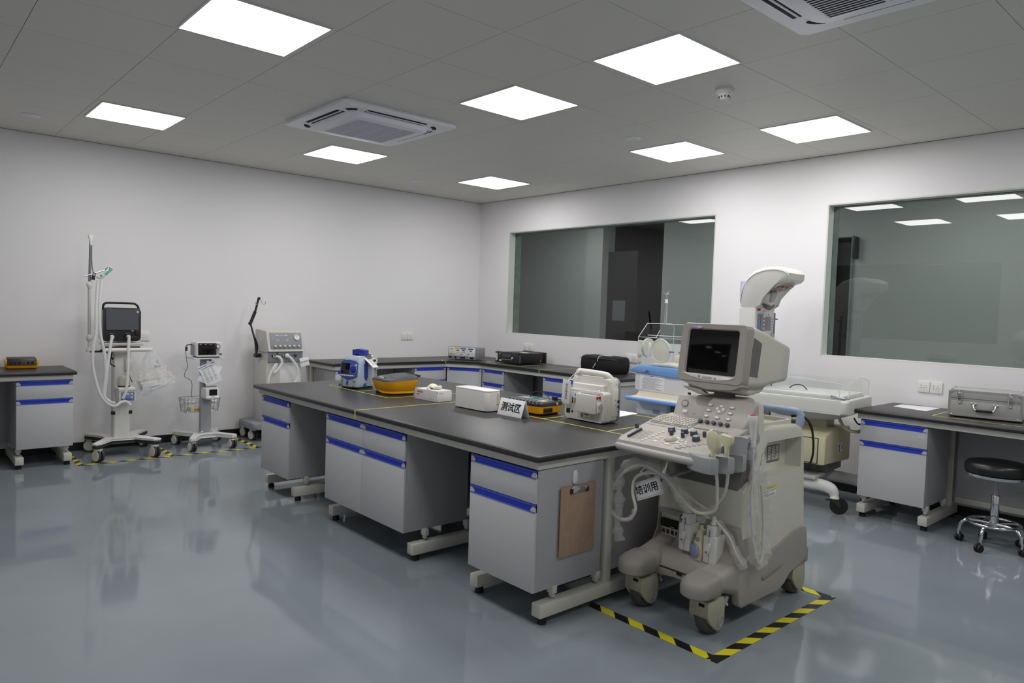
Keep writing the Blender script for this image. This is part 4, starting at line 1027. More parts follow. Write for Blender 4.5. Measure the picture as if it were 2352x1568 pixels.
# small monitor cart
mat('cart_grey', '#a3a5aa', 0.4, metal=.3)
mat('cart_white', '#dcdcdb', 0.4)
c = thing('monitor_cart', 'white and grey wheeled stand with four arms left of the island', 'equipment stand', (-3.64, -.38, 0))
for x, y, a in ((-.19, -.205, 8), (.175, -.22, 5), (-.205, .22, 20), (.17, .20, 30)): twin_caster(c, x, y, .047, a, .10)
with part('base', c) as q:
    P = [(-.225, -.215), (-.215, -.245), (-.165, -.24), (-.08, -.10), (.06, -.10), (.16, -.25), (.205, -.25), (.215, -.205), (.09, .0), (.19, .185), (.18, .225), (.13, .225), (.02, .08), (-.05, .08), (-.19, .25), (-.235, .25), (-.235, .20), (-.11, .0)]
    q.prism(P, 'z', .098, .132, 'cart_white', .006)
with part('column', c) as q: q.prism(rrect(.10, .06, .015, 4, -.012, 0), 'z', .13, .852, 'cart_grey', .002); q.prism(rrect(.115, .075, .015, 4, -.012, 0), 'z', .13, .15, 'chrome', .003)
with part('table_top', c) as q: q.prism(rrect(.30, .26, .03, 5, -.01, .02), 'z', .852, .864, 'cart_white', .003)
with part('wire_basket', c) as q:
    B0 = rrect(.34, .20, .03, 4, -.035, .09); B1 = rrect(.31, .17, .03, 4, -.035, .09)
    for P, z in ((B0, .465), (B0, .44), ([((a[0]+b[0])/2, (a[1]+b[1])/2) for a, b in zip(B0, B1)], .395), (B1, .335)): q.tube([(*p, z) for p in P]+[(*P[0], z)], .0022, 'steel', 5, smooth=False)
    for a, b in list(zip(B0, B1)): q.tube([(*a, .465), (*b, .335)], .0014, 'steel', 5, smooth=False)
    for i in range(9):
        x = -.18+i*.036; q.tube([(x, -.008, .465), (x, .0, .335), (x, .175, .335), (x, .188, .465)], .0013, 'steel', 5, smooth=False)
    q.box(-.06, .03, -.02, .0, .42, .46, 'steel', .002)
t = thing('sachet_pack', 'yellowish packs lying in the wire basket of the small stand', 'packet', (-3.72, -.31, .338))
with part('packet', t) as q: q.box(-.06, .04, -.06, .06, 0, .045, 'probe_cream', .008); q.box(.09, .14, -.05, .05, 0, .04, 'probe_cream', .008); q.box(-.03, .02, -.062, -.05, .01, .03, 'orange_glow', .002)
t = thing('vital_signs_monitor', 'small white patient monitor on top of the wheeled stand', 'monitor', (-3.65, -.38, .864), -4)
with part('housing', t) as q: q.prism([(-.115, .012), (-.108, .14), (-.095, .152), (.09, .145), (.09, .012)], 'x', -.118, .118, 'cart_white', .012, 3); q.box(-.10, .10, -.09, .08, .0, .014, 'plastic_black', .004); q.prism([(-.05, .02), (.088, .02), (.088, .12), (-.05, .12)], 'x', -.121, -.11, 'vent_grey', .003)
with part('bezel', t) as q: q.box(-.10, .065, -.118, -.105, .028, .14, 'plastic_dark', .004)
with part('display', t) as q: q.box(-.094, .045, -.1195, -.11, .034, .134, 'screen_black', .001)
with part('rotary_knob', t) as q: q.lathe([(.022, 0), (.022, .003)], 'plastic_dark', (.078, -.113, .108), (0, -1, 0)); q.lathe([(.016, .002), (.015, .016), (.001, .017)], 'cart_white', (.078, -.113, .108), (0, -1, 0))
for k in range(3):
    with part('key', t) as q: q.box(.068, .092, -.1165, -.11, .035+k*.018, .042+k*.018, 'ink_grey', .001)
with part('corner_key', t) as q: q.box(.095, .112, -.117, -.11, .028, .043, 'plastic_dark', .001)
with part('adapter_plug', t) as q: q.tube([(-.118, .03, .12), (-.15, .02, .118), (-.175, .01, .112)], .005, 'plastic_black', 8); q.cyl((-.175, .01, .10), (-.175, .01, .06), .010, 'plastic_black')
with part('adapter_cable', t) as q: q.tube([(-.175, .01, .112), (-.182, .01, .09), (-.178, .015, .04), (-.165, .02, -.06), (-.155, .03, -.09), (-.185, .03, -.18), (-.12, .03, -.24), (-.12, .035, -.39)], .003, 'ink_grey', 6)
t = thing('compact_monitor', 'small white device with a square screen clamped on the column of the stand', 'monitor', (-3.635, -.44, .467), 5)
with part('housing', t) as q: q.prism(rrect(.128, .112, .018, 5, 0, .058), 'y', -.075, .03, 'cart_white', .008, 3)
with part('display', t) as q: q.prism(rrect(.075, .058, .004, 3, .005, .068), 'y', -.0765, -.07, 'screen_black')
with part('probe_sockets', t) as q: q.ell((-.035, -.07, .02), (.03, .018, .014), 'plastic_white'); q.ell((.04, -.07, .018), (.03, .018, .014), 'plastic_white')
with part('top_handle', t) as q: q.prism(rrect(.12, .03, .012, 4, .0, -.02), 'z', .112, .124, 'us_dark', .005)
t = thing('paper_sheets', 'white printed papers hanging askew on the column of the small stand', 'papers', (-3.635, -.46, .71))
for a, dy, txt in ((-.45, .006, False), (.42, 0, True)):
    M = Matrix.Translation((0, dy, 0)) @ Matrix.Rotation(-a, 4, 'Y')
    with part('sheet', t) as q:
        q.M = M; q.box(-.08, .08, -.001, .001, -.105, .105, 'paper', .0003)
        if txt:
            q.box(-.08, .0, -.0016, -.001, .085, .091, 'blue_mark'); q.box(.05, .08, -.0016, -.001, .085, .091, 'blue_mark')
            q.box(-.06, .05, -.0016, -.001, .066, .071, 'ink')
            for r in range(9):
                for k in range(3): q.box(-.06+k*.042, -.06+k*.042+.03-.006*((r*k) % 3), -.0014, -.001, .05-r*.015, .054-r*.015, 'ink_grey')
        else: q.box(-.08, -.05, -.0016, -.001, -.05, .08, 'blue_mark')

# older grey ventilator
g = thing('ventilator', 'older beige and grey ventilator with six knobs and a black hook arm behind the island', 'ventilator', (-2.92, -.25, 0))
for x, y, a in ((-.235, -.07, 12), (.22, -.20, 5), (-.235, .15, 12), (.22, .15, 20)): twin_caster(g, x, y, .055, a, .125)
with part('base', g) as q: q.prism(rrect(.58, .42, .04, 5, .0, -.01), 'z', .125, .19, 'plastic_grey', .015)
with part('cabinet', g) as q: q.box(-.165, .215, -.20, .10, .185, .82, 'vent_beige', .008); q.box(-.02, .20, -.203, -.19, .30, .80, 'cart_white', .003)
with part('lower_panel', g) as q: q.box(-.15, .215, -.225, .10, .805, .915, 'vent_grey', .006); q.box(-.155, -.145, -.21, .08, .80, .92, 'vent_beige', .002)
HP = [(-.255, .915), (-.245, .935), (-.195, 1.112), (-.18, 1.12), (.09, 1.13), (.11, .90), (-.20, .905)]
with part('control_head', g) as q: q.prism(HP, 'x', -.165, .222, 'vent_beige', .008, 3)
GP = plane_M((.03, -.253, .930), (0, .052, .182))
with part('control_panel', g) as q:
    q.M = GP; q.box(-.165, .165, .015, .178, -.002, .003, 'vent_grey', .001)
    for x, y, w in ((-.09, .15, .04), (-.045, .15, .022), (.0, .15, .04), (-.09, .10, .022), (.01, .10, .022)): q.box(x-w/2, x+w/2, y-.006, y+.006, .002, .0045, 'vent_beige', .001)
    q.box(-.15, -.14, .117, .123, .003, .004, 'label_yellow'); q.box(.045, .053, .123, .13, .003, .004, 'label_yellow')
for k in range(6):
    with part('control_knob', g) as q: q.M = GP; q.lathe([(.015, .002), (.014, .008), (.011, .02), (.001, .021)], 'vent_beige', (-.125+k*.05, .038, 0)); q.lathe([(.017, .001), (.017, .004)], 'plastic_dark', (-.125+k*.05, .038, 0))
with part('pressure_gauge', g) as q: q.M = GP; q.lathe([(.03, .002), (.03, .012), (.026, .014), (.025, .010), (.001, .010)], 'plastic_white', (.115, .13, 0)); q.lathe([(.031, .002), (.031, .008)], 'steel', (.115, .13, 0)); q.box(.114, .116, .13, .15, .010, .0108, 'ink'); q.box(.095, .135, .145, .160, .010, .014, 'bag_film', .002)
with part('hook_arm', g) as q:
    A = [(-.205, -.05, .87), (-.222, -.05, 1.02), (-.272, -.05, 1.19), (-.225, -.05, 1.31), (-.19, -.05, 1.45)]
    q.tube(A[:3], .009, 'plastic_dark', 10, smooth=False); q.tube([A[2], A[3]], .016, 'plastic_black', 10, smooth=False); q.tube(A[3:], .011, 'plastic_black', 10, smooth=False)
    q.tube([(-.205, -.052, .89), (-.20, -.052, .96), (-.225, -.052, 1.04)], .012, 'plastic_black', 8); q.box(-.225, -.165, -.08, -.02, .845, .885, 'plastic_black', .008); q.ell((-.275, -.05, 1.19), .018, 'plastic_black'); q.ell((-.188, -.05, 1.445), (.016, .012, .014), 'plastic_black')
with part('hook', g) as q: q.tube([(-.23, -.062, 1.41), (-.228, -.064, 1.39), (-.21, -.064, 1.385), (-.195, -.064, 1.42), (-.175, -.064, 1.43), (-.16, -.064, 1.40), (-.145, -.064, 1.385), (-.128, -.064, 1.395), (-.125, -.064, 1.415)], .0025, 'chrome', 6)
with part('breathing_hose', g) as q: hose(q, [(-.105, -.23, .868), (-.05, -.26, .855), (-.03, -.27, .80), (-.07, -.27, .735), (-.115, -.27, .70), (-.10, -.27, .75), (-.085, -.268, .79), (-.13, -.27, .73), (-.165, -.27, .64), (-.165, -.27, .55)], .014)
with part('breathing_hose', g) as q: hose(q, [(.04, -.245, .868), (.07, -.26, .845), (.115, -.27, .78), (.142, -.27, .715), (.140, -.27, .645), (.11, -.27, .59), (.05, -.27, .55)], .014)
with part('hose_valve', g) as q: q.lathe([(.02, 0), (.024, .012), (.022, .03), (.01, .04)], 'plastic_white', (.035, -.225, .87), (0, -1, 0)); q.cyl((.005, -.235, .87), (-.01, -.235, .87), .01, 'mask_green'); q.cyl((-.115, -.225, .868), (-.085, -.245, .868), .011, 'plastic_black'); q.lathe([(.012, 0), (.012, .02)], 'plastic_black', (.13, -.225, .87), (0, -1, 0)); q.cyl((.13, -.246, .87), (.13, -.244, .87), .008, 'blue_mark'); q.ell((-.055, -.24, .893), (.012, .02, .012), 'steel')
t = thing('paper_tag', 'white printed tag tied to the right side of the grey ventilator', 'tag', (-2.70, -.485, .80), 0, 'white training tags')
with part('tag_card', t) as q: q.M = Matrix.Rotation(-.2, 4, 'Y'); q.box(-.04, .06, -.001, .001, -.045, .045, 'paper', .0003)
with part('tag_lettering', t) as q: q.M = Matrix.Rotation(-.2, 4, 'Y'); q.text('培训用样机', (.01, -.0012, 0), (1, 0, 0), (0, 0, 1), .02, 'ink', .0002)
with part('tag_string', t) as q: q.tube([(.0, .0, .045), (-.005, .01, .06), (-.005, .015, .075)], .001, 'paper', 5)

# ------------------------------------------------------------------ wall sockets and sign
def socket(label, loc, rz, gangs, group='white wall sockets'):
    t = thing('wall_socket', label, 'wall socket', loc, rz, group)
    for k in range(gangs):
        x = (k-(gangs-1)/2)*.087
        with part('cover_plate', t) as q: q.prism(rrect(.0845, .086, .006, 4, x, 0), 'y', -.010, -.0005, 'plastic_white', .002)
        with part('pin_holes', t) as q:
            for dx, dz, w, h in ((-.018, .01, .004, .006), (-.018, -.01, .004, .006), (.012, .012, .006, .003), (.004, -.004, .003, .006), (.02, -.004, .003, .006)): q.box(x+dx-w/2, x+dx+w/2, -.0106, -.008, dz-h/2, dz+h/2, 'plastic_dark')
socket('single white wall socket right of the black-screened ventilator', (-4.095, 0, 1.045), 0, 1)
socket('double white wall socket on the left wall above the corner counter', (-1.117, 0, 1.042), 0, 2)
socket('double white wall socket behind the black rack device', (0, -1.02, .955), -90, 2)
socket('double white wall socket between the black bag and the incubator', (0, -2.64, .936), -90, 2)
socket('double white wall socket over the right bench left of the aluminium case', (0, -5.525, .931), -90, 2)
t = thing('wall_sign', 'small lilac notice on the right wall behind the heater column', 'sign', (0, -3.98, 1.685), -90)
mat('sign_lilac', '#cfcdea', 0.6)
with part('sign_plate', t) as q: q.box(-.10, .10, -.006, -.001, -.07, .07, 'sign_lilac', .001); q.frame(rrect(.19, .085, .004, 2, 0, .012), rrect(.184, .079, .004, 2, 0, .012), 'y', -.0068, -.005, 'badge_lilac')
with part('sign_lettering', t) as q: q.text('温馨提示', (0, -.0064, .015), (1, 0, 0), (0, 0, 1), .038, 'sticker_tan', .0003, bold=.0006)

# ------------------------------------------------------------------ stools
def stool(label, x, y, rz):
    s = thing('stool', label, 'stool', (x, y, 0), rz, 'round black stools')
    with part('seat', s) as q: q.lathe([(.165, .475), (.178, .482), (.182, .505), (.178, .53), (.165, .545), (.13, .552), (.06, .548), (.001, .546)], 'seat_vinyl', seg=40)
    with part('seat_ring', s) as q: q.lathe([(.15, .455), (.172, .457), (.174, .474), (.165, .478)], 'chrome', seg=40)
    with part('gas_lift', s) as q: q.cyl((0, 0, .33), (0, 0, .46), .014, 'plastic_grey'); q.cyl((0, 0, .16), (0, 0, .335), .025, 'chrome', bev=.004); q.lathe([(.027, .12), (.03, .14), (.027, .165)], 'chrome')
    with part('lever', s) as q: q.tube([(.02, .0, .455), (.08, -.05, .45), (.11, -.07, .435)], .005, 'plastic_black', 6)
    with part('foot_ring', s) as q: q.tube([(.145*cos(2*pi*k/32), .145*sin(2*pi*k/32), .155) for k in range(33)], .009, 'chrome', 10, smooth=False)
    for k in range(5):
        a = 2*pi*k/5
        with part('leg', s) as q: q.M = Matrix.Rotation(a, 4, 'Z'); q.tube([(.02, 0, .15), (.09, 0, .155), (.145, 0, .15), (.178, 0, .12), (.185, 0, .075)], .011, 'chrome', 10)
        with part('caster', s) as q:
            q.M = Matrix.Rotation(a, 4, 'Z') @ Matrix.Translation((.19, 0, 0)) @ Matrix.Rotation(1+k*1.7, 4, 'Z')
            for u in (-1, 1): q.lathe([(.01, -.008), (.022, -.008), (.025, -.004), (.025, .004), (.022, .008), (.01, .008)], 'rubber_black', (u*.011, .012, .025), (1, 0, 0), 20)
            q.box(-.006, .006, -.004, .02, .02, .06, 'plastic_black', .003); q.cyl((0, 0, .045), (0, 0, .08), .008, 'chrome', seg=10)
mat('seat_vinyl', '#141414', 0.35)
stool('round black stool with chrome five-legged base at the right bench', -.67, -6.155, 30)
stool('round black stool under the bench at the left edge, mostly outside the picture', -5.50, -.60, 10)

# ------------------------------------------------------------------ things on the island
T = TOP+.0012
mat('defib_grey', '#a9b6c2', 0.45)
mat('defib_blue', '#2b3a9c', 0.4)
mat('defib_panel', '#4a52a6', 0.4)
mat('tester_yellow', '#ffb414', 0.42)
mat('tester_dark', '#3f4043', 0.45)
mat('led_green', '#4aa06a', 0.4)
mat('carton_white', '#dcdadb', 0.6, vary=.03, vscale=30)
mat('glove', '#ece8d2', 0.6)
mat('print_gold', '#b69752', 0.6)
mat('print_red', '#b4766d', 0.6)
mat('teal', '#2f6f70', 0.45)
t = thing('defibrillator', 'blue-grey monitor defibrillator with a round blue dial and blue carry handle', 'defibrillator', (-3.268, -2.605, T), -70)
with part('housing', t) as q:
    q.loft([[(p[0], y0+p[1]*d/.2, z) for p in rrect(w, .2, .03, 5)] for z, w, d, y0 in ((.012, .176, .215, .0), (.03, .184, .222, 0), (.12, .178, .205, .006), (.19, .168, .185, .012), (.225, .158, .17, .016), (.242, .13, .14, .02))], 'defib_grey')
    for x in (-.065, .065): q.box(x-.012, x+.012, -.09, .09, 0, .014, 'rubber_black', .003)
DP = plane_M((0, -.1115, .03), (0, .026, .195))
with part('control_panel', t) as q:
    q.M = DP; q.prism([(-.080, .165), (-.055, .182), (0, .186), (.055, .180), (.076, .165), (.083, .065), (.05, .048), (.0, .035), (-.04, .048), (-.085, .062)], 'z', -.008, .004, 'defib_panel', .001); q.box(-.035, .0, .174, .180, .003, .0045, 'teal')
with part('display', t) as q: q.M = DP; q.box(-.072, .008, .078, .160, .002, .005, 'screen_black', .001)
with part('rotary_dial', t) as q: q.M = DP; q.lathe([(.031, .003), (.031, .006), (.025, .007), (.024, .016), (.001, .017)], 'defib_blue', (.043, .115, 0), seg=28); q.box(.039, .047, .093, .137, .015, .023, 'defib_blue', .003); q.frame(rrect(.068, .068, .033, 8, .043, .115), rrect(.060, .060, .029, 8, .043, .115), 'z', .003, .005, 'defib_grey')
with part('soft_keys', t) as q:
    q.M = DP
    for k in range(8): q.box(-.078+k*.0185, -.064+k*.0185, .062, .072, .003, .006, 'mask_green' if k == 7 else 'plastic_white', .001)
    q.cyl((.067, .148, .003), (.067, .148, .006), .008, 'plastic_white', seg=14); q.cyl((.070, .125, .003), (.070, .125, .006), .006, 'plastic_white', seg=14); q.box(.058, .068, .078, .086, .003, .006, 'signal_red', .001)
with part('front_sockets', t) as q:
    q.M = DP; q.prism(rrect(.018, .034, .009, 5, -.056, .02), 'z', -.006, .001, 'led_green', .001); q.prism(rrect(.018, .034, .009, 5, -.004, .012), 'z', -.006, .001, 'defib_blue', .001); q.cyl((-.055, -.008, -.005), (-.055, -.008, .001), .004, 'plastic_dark', seg=10); q.cyl((-.002, -.018, -.005), (-.002, -.018, .001), .004, 'plastic_dark', seg=10)
    q.prism(rrect(.012, .018, .005, 4, -.078, -.008), 'z', -.006, .0005, 'defib_blue'); q.text('J5', (.067, .022, .0008), (1, 0, 0), (0, 1, 0), .02, 'defib_blue', .0003); q.box(.045, .057, .026, .029, 0, .0012, 'ink'); q.box(.05, .06, -.018, -.012, 0, .0012, 'ink')
with part('side_strap', t) as q: q.M = plane_M((.0895, -.01, .13), (-.05, 0, 1), (0, 1, 0)); q.prism([(-.006, .075), (.004, .075), (.007, .058), (.019, .050), (.019, -.045), (.008, -.058), (.0, -.072), (-.008, -.058), (-.019, -.045), (-.019, .050), (-.009, .058)], 'z', -.012, .006, 'defib_blue', .002)
with part('carry_handle', t) as q: q.prism([(-.055, .225), (-.058, .285), (.0, .294), (.06, .285), (.062, .225), (.035, .225), (.022, .255), (-.022, .258), (-.032, .225)], 'y', .0, .055, 'defib_blue', .004)
with part('paddle', t) as q: q.loft([[(x, .055+p[0]+k, .205+p[1]) for p in rrect(.05, .045, .015, 4)] for x, k in ((.02, 0), (.09, .01), (.115, .015))], 'plastic_offwhite'); q.lathe([(.038, 0), (.042, .004), (.042, .012), (.03, .018)], 'steel', (.055, .04, .235), (.3, -.2, 1)); q.lathe([(.012, 0), (.012, .004), (.007, .005)], 'plastic_black', (.117, .055, .205), (1, -.3, 0))
with part('coiled_cord', t) as q:
    H0 = [(.122+.0, .05, .20), (.135, .045, .18), (.138, .045, .10), (.135, .05, .035)]
    P = spline(H0, 40); q.tube([p+Vector((.008*cos(i*1.25), .008*sin(i*1.25), 0)) for i, p in enumerate(P)], .0035, 'vent_beige', 6, smooth=False)
with part('side_plug', t) as q: q.cyl((.088, -.02, .03), (.108, -.03, .03), .011, 'blue_mark'); q.tube([(.105, -.03, .03), (.13, -.035, .028), (.15, -.02, .022)], .004, 'mask_green', 6)
t = thing('paper_tag', 'white tag lying over the right shoulder of the blue-grey defibrillator', 'tag', (-3.22, -2.70, T+.205), -70, 'white training tags')
with part('tag_card', t) as q: q.M = Matrix.Rotation(.62, 4, 'Y'); q.box(-.06, .075, -.032, .032, .0, .0012, 'paper', .0003)
with part('tag_lettering', t) as q: q.M = Matrix.Rotation(.62, 4, 'Y'); q.text('培训用样机', (.01, 0, .0013), (1, 0, 0), (0, 1, 0), .018, 'ink_grey', .0002)
with part('tag_string', t) as q: q.tube([(-.06, 0, .04), (-.075, .02, .055), (-.07, .05, .06), (-.055, .07, .05)], .003, 'paper', 6)

t = thing('analyzer', 'large yellow and dark grey defibrillator tester with flared sides beside the blue-grey monitor', 'tester', (-3.205, -3.045, T), -96)
def dring(w, d, z, r=.06, bow=.02, dz=0): return [(p[0], p[1]-bow*max(0, cos(p[0]/w*pi))*(1 if p[1] < 0 else 0), z+dz*(p[1]/d+.5)) for p in rrect(w, d, r, 7)]
with part('lower_case', t) as q: q.loft([dring(.23, .20, .006), dring(.25, .215, .012), dring(.252, .217, .028), dring(.262, .225, .032), dring(.30, .255, .085, dz=.015), dring(.306, .26, .093, dz=.018)], 'tester_yellow'); q.box(-.06, -.02, -.128, -.10, .0, .02, 'rubber_black', .003); q.box(.08, .11, -.09, .09, 0, .008, 'rubber_black')
with part('top_cover', t) as q: q.loft([dring(.305, .258, .0935, dz=.018), dring(.29, .245, .108, dz=.02), dring(.25, .21, .115, dz=.022), dring(.2, .16, .116, dz=.022)], 'tester_dark')
with part('top_label', t) as q:
    M = Matrix.Rotation(.085, 4, 'X'); q.M = M
    q.box(-.07, -.035, -.02, .01, .1245, .1258, 'print_red'); q.box(-.10, .0, .05, .10, .1245, .1258, 'plastic_grey'); q.box(.01, .12, -.04, .09, .1245, .1255, 'plastic_dark')
    for r in range(5): q.box(.02, .11-.01*(r % 3), -.03+r*.022, -.026+r*.022, .1255, .1262, 'plastic_grey')
with part('front_recess', t) as q: q.prism(arc(-.005, -.118, .075, 20, 160, 12, .03)+[(-.07, -.11), (.06, -.11)], 'z', .104, .1195, 'plastic_black', .002); q.box(-.035, .03, -.122, -.105, .100, .1215, 'sticker_tan', .002)
with part('lid', t) as q: q.M = Matrix.Translation((0, .125, .125)) @ Matrix.Rotation(1.15, 4, 'X'); q.box(-.12, .13, 0, .015, -.004, .004, 'plastic_black', .002)
mat('cable_white', '#e5e3df', 0.45)
t = thing('glove_box', 'white carton of gloves with gold print between the yellow tester and the white box', 'glove box', (-3.172, -3.468, T), -86)
with part('carton_body', t) as q:
    q.loft([[(p[0], p[1], z) for p in rrect(.238+b, .128+b, .003, 2)] for z, b in ((0, 0), (.02, .003), (.055, .002), (.072, -.002))], 'carton_white')
    q.box(.1175, .1195, -.064, -.0605, .0, .07, 'ink_grey')
with part('front_print', t) as q:
    q.text('AMMEX', (-.062, -.0655, .053), (1, 0, 0), (0, 0, 1), .021, 'print_gold', .0003, bold=.0006); q.text('爱马斯', (-.082, -.0655, .034), (1, 0, 0), (0, 0, 1), .012, 'print_red', .0003)
    q.text('AMMEX', (.1198, -.03, .056), (0, 1, 0), (0, 0, 1), .012, 'print_gold', .0003)
    for k in range(4): q.box(.02+.01*k, .09-.005*k, -.0652, -.06, .012+k*.006, .0135+k*.006, 'plastic_grey')
t = thing('disposable_glove', 'crumpled cream glove pulled out of the white glove carton', 'glove', (-3.168, -3.47, T+.072), -86)
with part('glove_body', t) as q:
    rr = random.Random(11)
    q.loft([[(x+.004*cos(2*pi*k/12), ry*cos(2*pi*k/12)+yy, max(.0, zz+rz*sin(2*pi*k/12))+.002*(k % 3 == 0)) for k in range(12)] for x, yy, ry, zz, rz in ((-.055, .0, .008, .004, .004), (-.04, .004, .028, .012, .012), (-.015, .0, .034, .02, .016), (.01, -.004, .030, .018, .013), (.03, .0, .022, .010, .010), (.045, .002, .02, .012, .012), (.058, .004, .016, .018, .012), (.065, .004, .006, .02, .005))], 'glove')
with part('fingers', t) as q:
    for p in ([(-.03, -.02, .012), (-.01, -.04, .008), (.01, -.045, .004)], [(.02, .01, .015), (.03, .03, .01), (.02, .045, .004)], [(.03, -.01, .018), (.05, -.02, .02), (.062, -.012, .024)]): q.tube(p, lambda s: .009-.003*s, 'glove', 8)
t = thing('cable_box', 'plain white rounded cable organiser box with a slot in its end', 'box', (-3.176, -3.952, T), -88)
with part('box_shell', t) as q: q.prism(rrect(.32, .122, .03, 8), 'z', .004, .122, 'cable_white', .003); q.prism(rrect(.31, .112, .028, 8), 'z', 0, .005, 'plastic_dark')
with part('box_lid', t) as q: q.prism(rrect(.322, .124, .031, 8), 'z', .1225, .1295, 'plastic_white', .002)
with part('end_slot', t) as q: q.prism(rrect(.016, .072, .003, 3, .03, .075), 'x', .158, .1606, 'sticker_tan'); q.prism(rrect(.016, .02, .007, 4, .03, .026), 'x', .158, .1606, 'plastic_offwhite', .001)
with part('slot_edge', t) as q: q.box(.1590, .1608, .022, .038, .038, .043, 'us_dark')
t = thing('tent_sign', 'folded white paper sign lettered in black in front of the small yellow tester', 'sign', (-3.178, -4.298, T), -90)
TF = plane_M((0, -.033, 0), (0, .029, .098)); TB = plane_M((0, .033, 0), (0, -.029, .098), (-1, 0, 0))
with part('sign_card', t) as q:
    q.M = TF; q.box(-.108, .108, 0, .1025, -.0012, 0, 'paper', .0003); q.M = TB; q.box(-.108, .108, 0, .1025, -.0012, 0, 'paper', .0003)
with part('sign_lettering', t) as q: q.M = TF; q.text('测试区', (.0, .05, .0003), (1, 0, 0), (0, 1, 0), .058, 'ink', .0003, bold=.0013); q.M = TB; q.text('测试区', (.0, .05, .0003), (1, 0, 0), (0, 1, 0), .058, 'ink', .0003, bold=.0013)
t = thing('analyzer', 'small yellow and black patient simulator with a row of posts behind the folded sign', 'tester', (-2.955, -4.232, T), -86)
with part('lower_case', t) as q:
    q.loft([[(p[0], p[1], z) for p in rrect(w, d, .025, 5)] for z, w, d in ((.008, .30, .185), (.014, .315, .195), (.055, .328, .205))], 'tester_yellow'); q.box(.162, .1645, -.08, -.0, .018, .046, 'plastic_dark', .001)
    for x in (-.12, .12): q.box(x-.02, x+.02, -.08, .08, 0, .01, 'rubber_black', .003)
with part('top_cover', t) as q: q.loft([[(p[0], p[1], z) for p in rrect(w, d, .022, 5)] for z, w, d in ((.055, .33, .207), (.072, .33, .207), (.078, .322, .198), (.079, .30, .18))], 'plastic_dark')
with part('top_label', t) as q: q.box(-.03, .06, -.03, .03, .0788, .0798, 'teal'); q.box(.07, .12, -.04, .02, .0788, .0797, 'sticker_tan'); q.box(-.13, -.05, .0, .07, .0788, .0797, 'plastic_grey'); q.box(.0, .13, .045, .075, .0788, .0797, 'plastic_grey')
for k in range(10):
    with part('binding_post', t) as q: q.cyl((-.135+k*.03, -.098, .066), (-.135+k*.03, -.125, .066), .010, 'plastic_black', seg=14); q.cyl((-.135+k*.03, -.095, .074), (-.135+k*.03, -.10, .086), .006, 'steel', seg=10)
with part('end_ports', t) as q: q.box(.1640, .1655, -.07, -.055, .03, .036, 'black_hole'); q.box(.1640, .1655, -.045, -.028, .028, .036, 'black_hole'); q.cyl((.1635, -.012, .032), (.1665, -.012, .032), .010, 'plastic_black', seg=14); q.cyl((.164, .04, .066), (.1685, .04, .066), .009, 'sticker_tan', seg=14)
with part('cable', t) as q: q.tube([(-.10, .08, .078), (-.08, .09, .105), (-.02, .09, .118), (.05, .08, .10), (.09, .06, .079)], .0035, 'plastic_black', 7); q.box(.10, .13, .06, .09, .078, .105, 'plastic_black', .005); q.tube([(.13, .08, .09), (.19, .10, .075), (.26, .11, .02), (.31, .12, .004)], .004, 'plastic_black', 7)
with part('blue_tag', t, 'blue cap') as q: q.tube([(.205, .115, .075), (.208, .115, .03)], .009, 'blue_mark', 10, smooth=False)

m = thing('patient_monitor', 'white patient monitor with carry handle seen from behind on the island', 'monitor', (-2.865, -4.657, T), -90)
with part('back_case', m) as q:
    q.prism(rrect(.306, .175, .018, 5, 0, .0925), 'y', -.085, -.02, 'plastic_offwhite', .008, 3)
    q.prism([(-.135, .005), (.135, .005), (.15, .02), (.153, .235), (.14, .255), (-.14, .255), (-.153, .235), (-.15, .02)], 'y', -.03, .04, 'plastic_offwhite', .01, 3)
    q.prism([(-.115, .12), (.12, .12), (.12, .215), (-.115, .215)], 'y', -.062, -.02, 'plastic_offwhite', .012)
with part('front_bezel', m) as q: q.prism(rrect(.314, .258, .035, 6, 0, .131), 'y', .035, .05, 'plastic_grey', .006)
with part('front_display', m) as q: q.prism(rrect(.26, .19, .01, 4, 0, .14), 'y', .049, .052, 'screen_black')
with part('carry_handle', m) as q:
    q.tube([(-.135, .02, .225), (-.132, .0, .262), (-.115, -.01, .278), (-.09, -.012, .281), (.07, -.012, .277), (.11, -.008, .268), (.135, .01, .235), (.137, .02, .222)], .017, 'plastic_offwhite', 12, 8, flat=1.1)
with part('module_box', m) as q: q.box(-.035, .125, -.125, -.08, .055, .165, 'plastic_offwhite', .008); q.box(.0, .12, -.115, -.075, .163, .170, 'plastic_grey', .002)
with part('gas_ports', m, 'two dark red ports') as q: q.cyl((.124, -.112, .150), (.128, -.112, .150), .0085, 'signal_red', seg=14); q.cyl((.124, -.092, .150), (.128, -.092, .150), .0085, 'signal_red', seg=14)
with part('water_trap', m) as q: q.cyl((.125, -.10, .105), (.142, -.10, .105), .014, 'bottle_film', seg=16); q.box(.125, .134, -.115, -.085, .065, .125, 'plastic_white', .003)
with part('rear_sockets', m) as q: q.box(-.10, -.05, -.0875, -.08, .085, .165, 'plastic_white', .002); q.box(-.07, -.057, -.089, -.086, .140, .155, 'black_hole'); q.box(-.092, -.084, -.089, -.086, .095, .13, 'black_hole', .001); q.box(-.072, -.064, -.089, -.086, .095, .128, 'black_hole', .001); q.box(-.137, -.108, -.088, -.08, .035, .062, 'black_hole', .001); q.cyl((-.09, -.088, .047), (-.09, -.085, .047), .007, 'plastic_dark', seg=12)
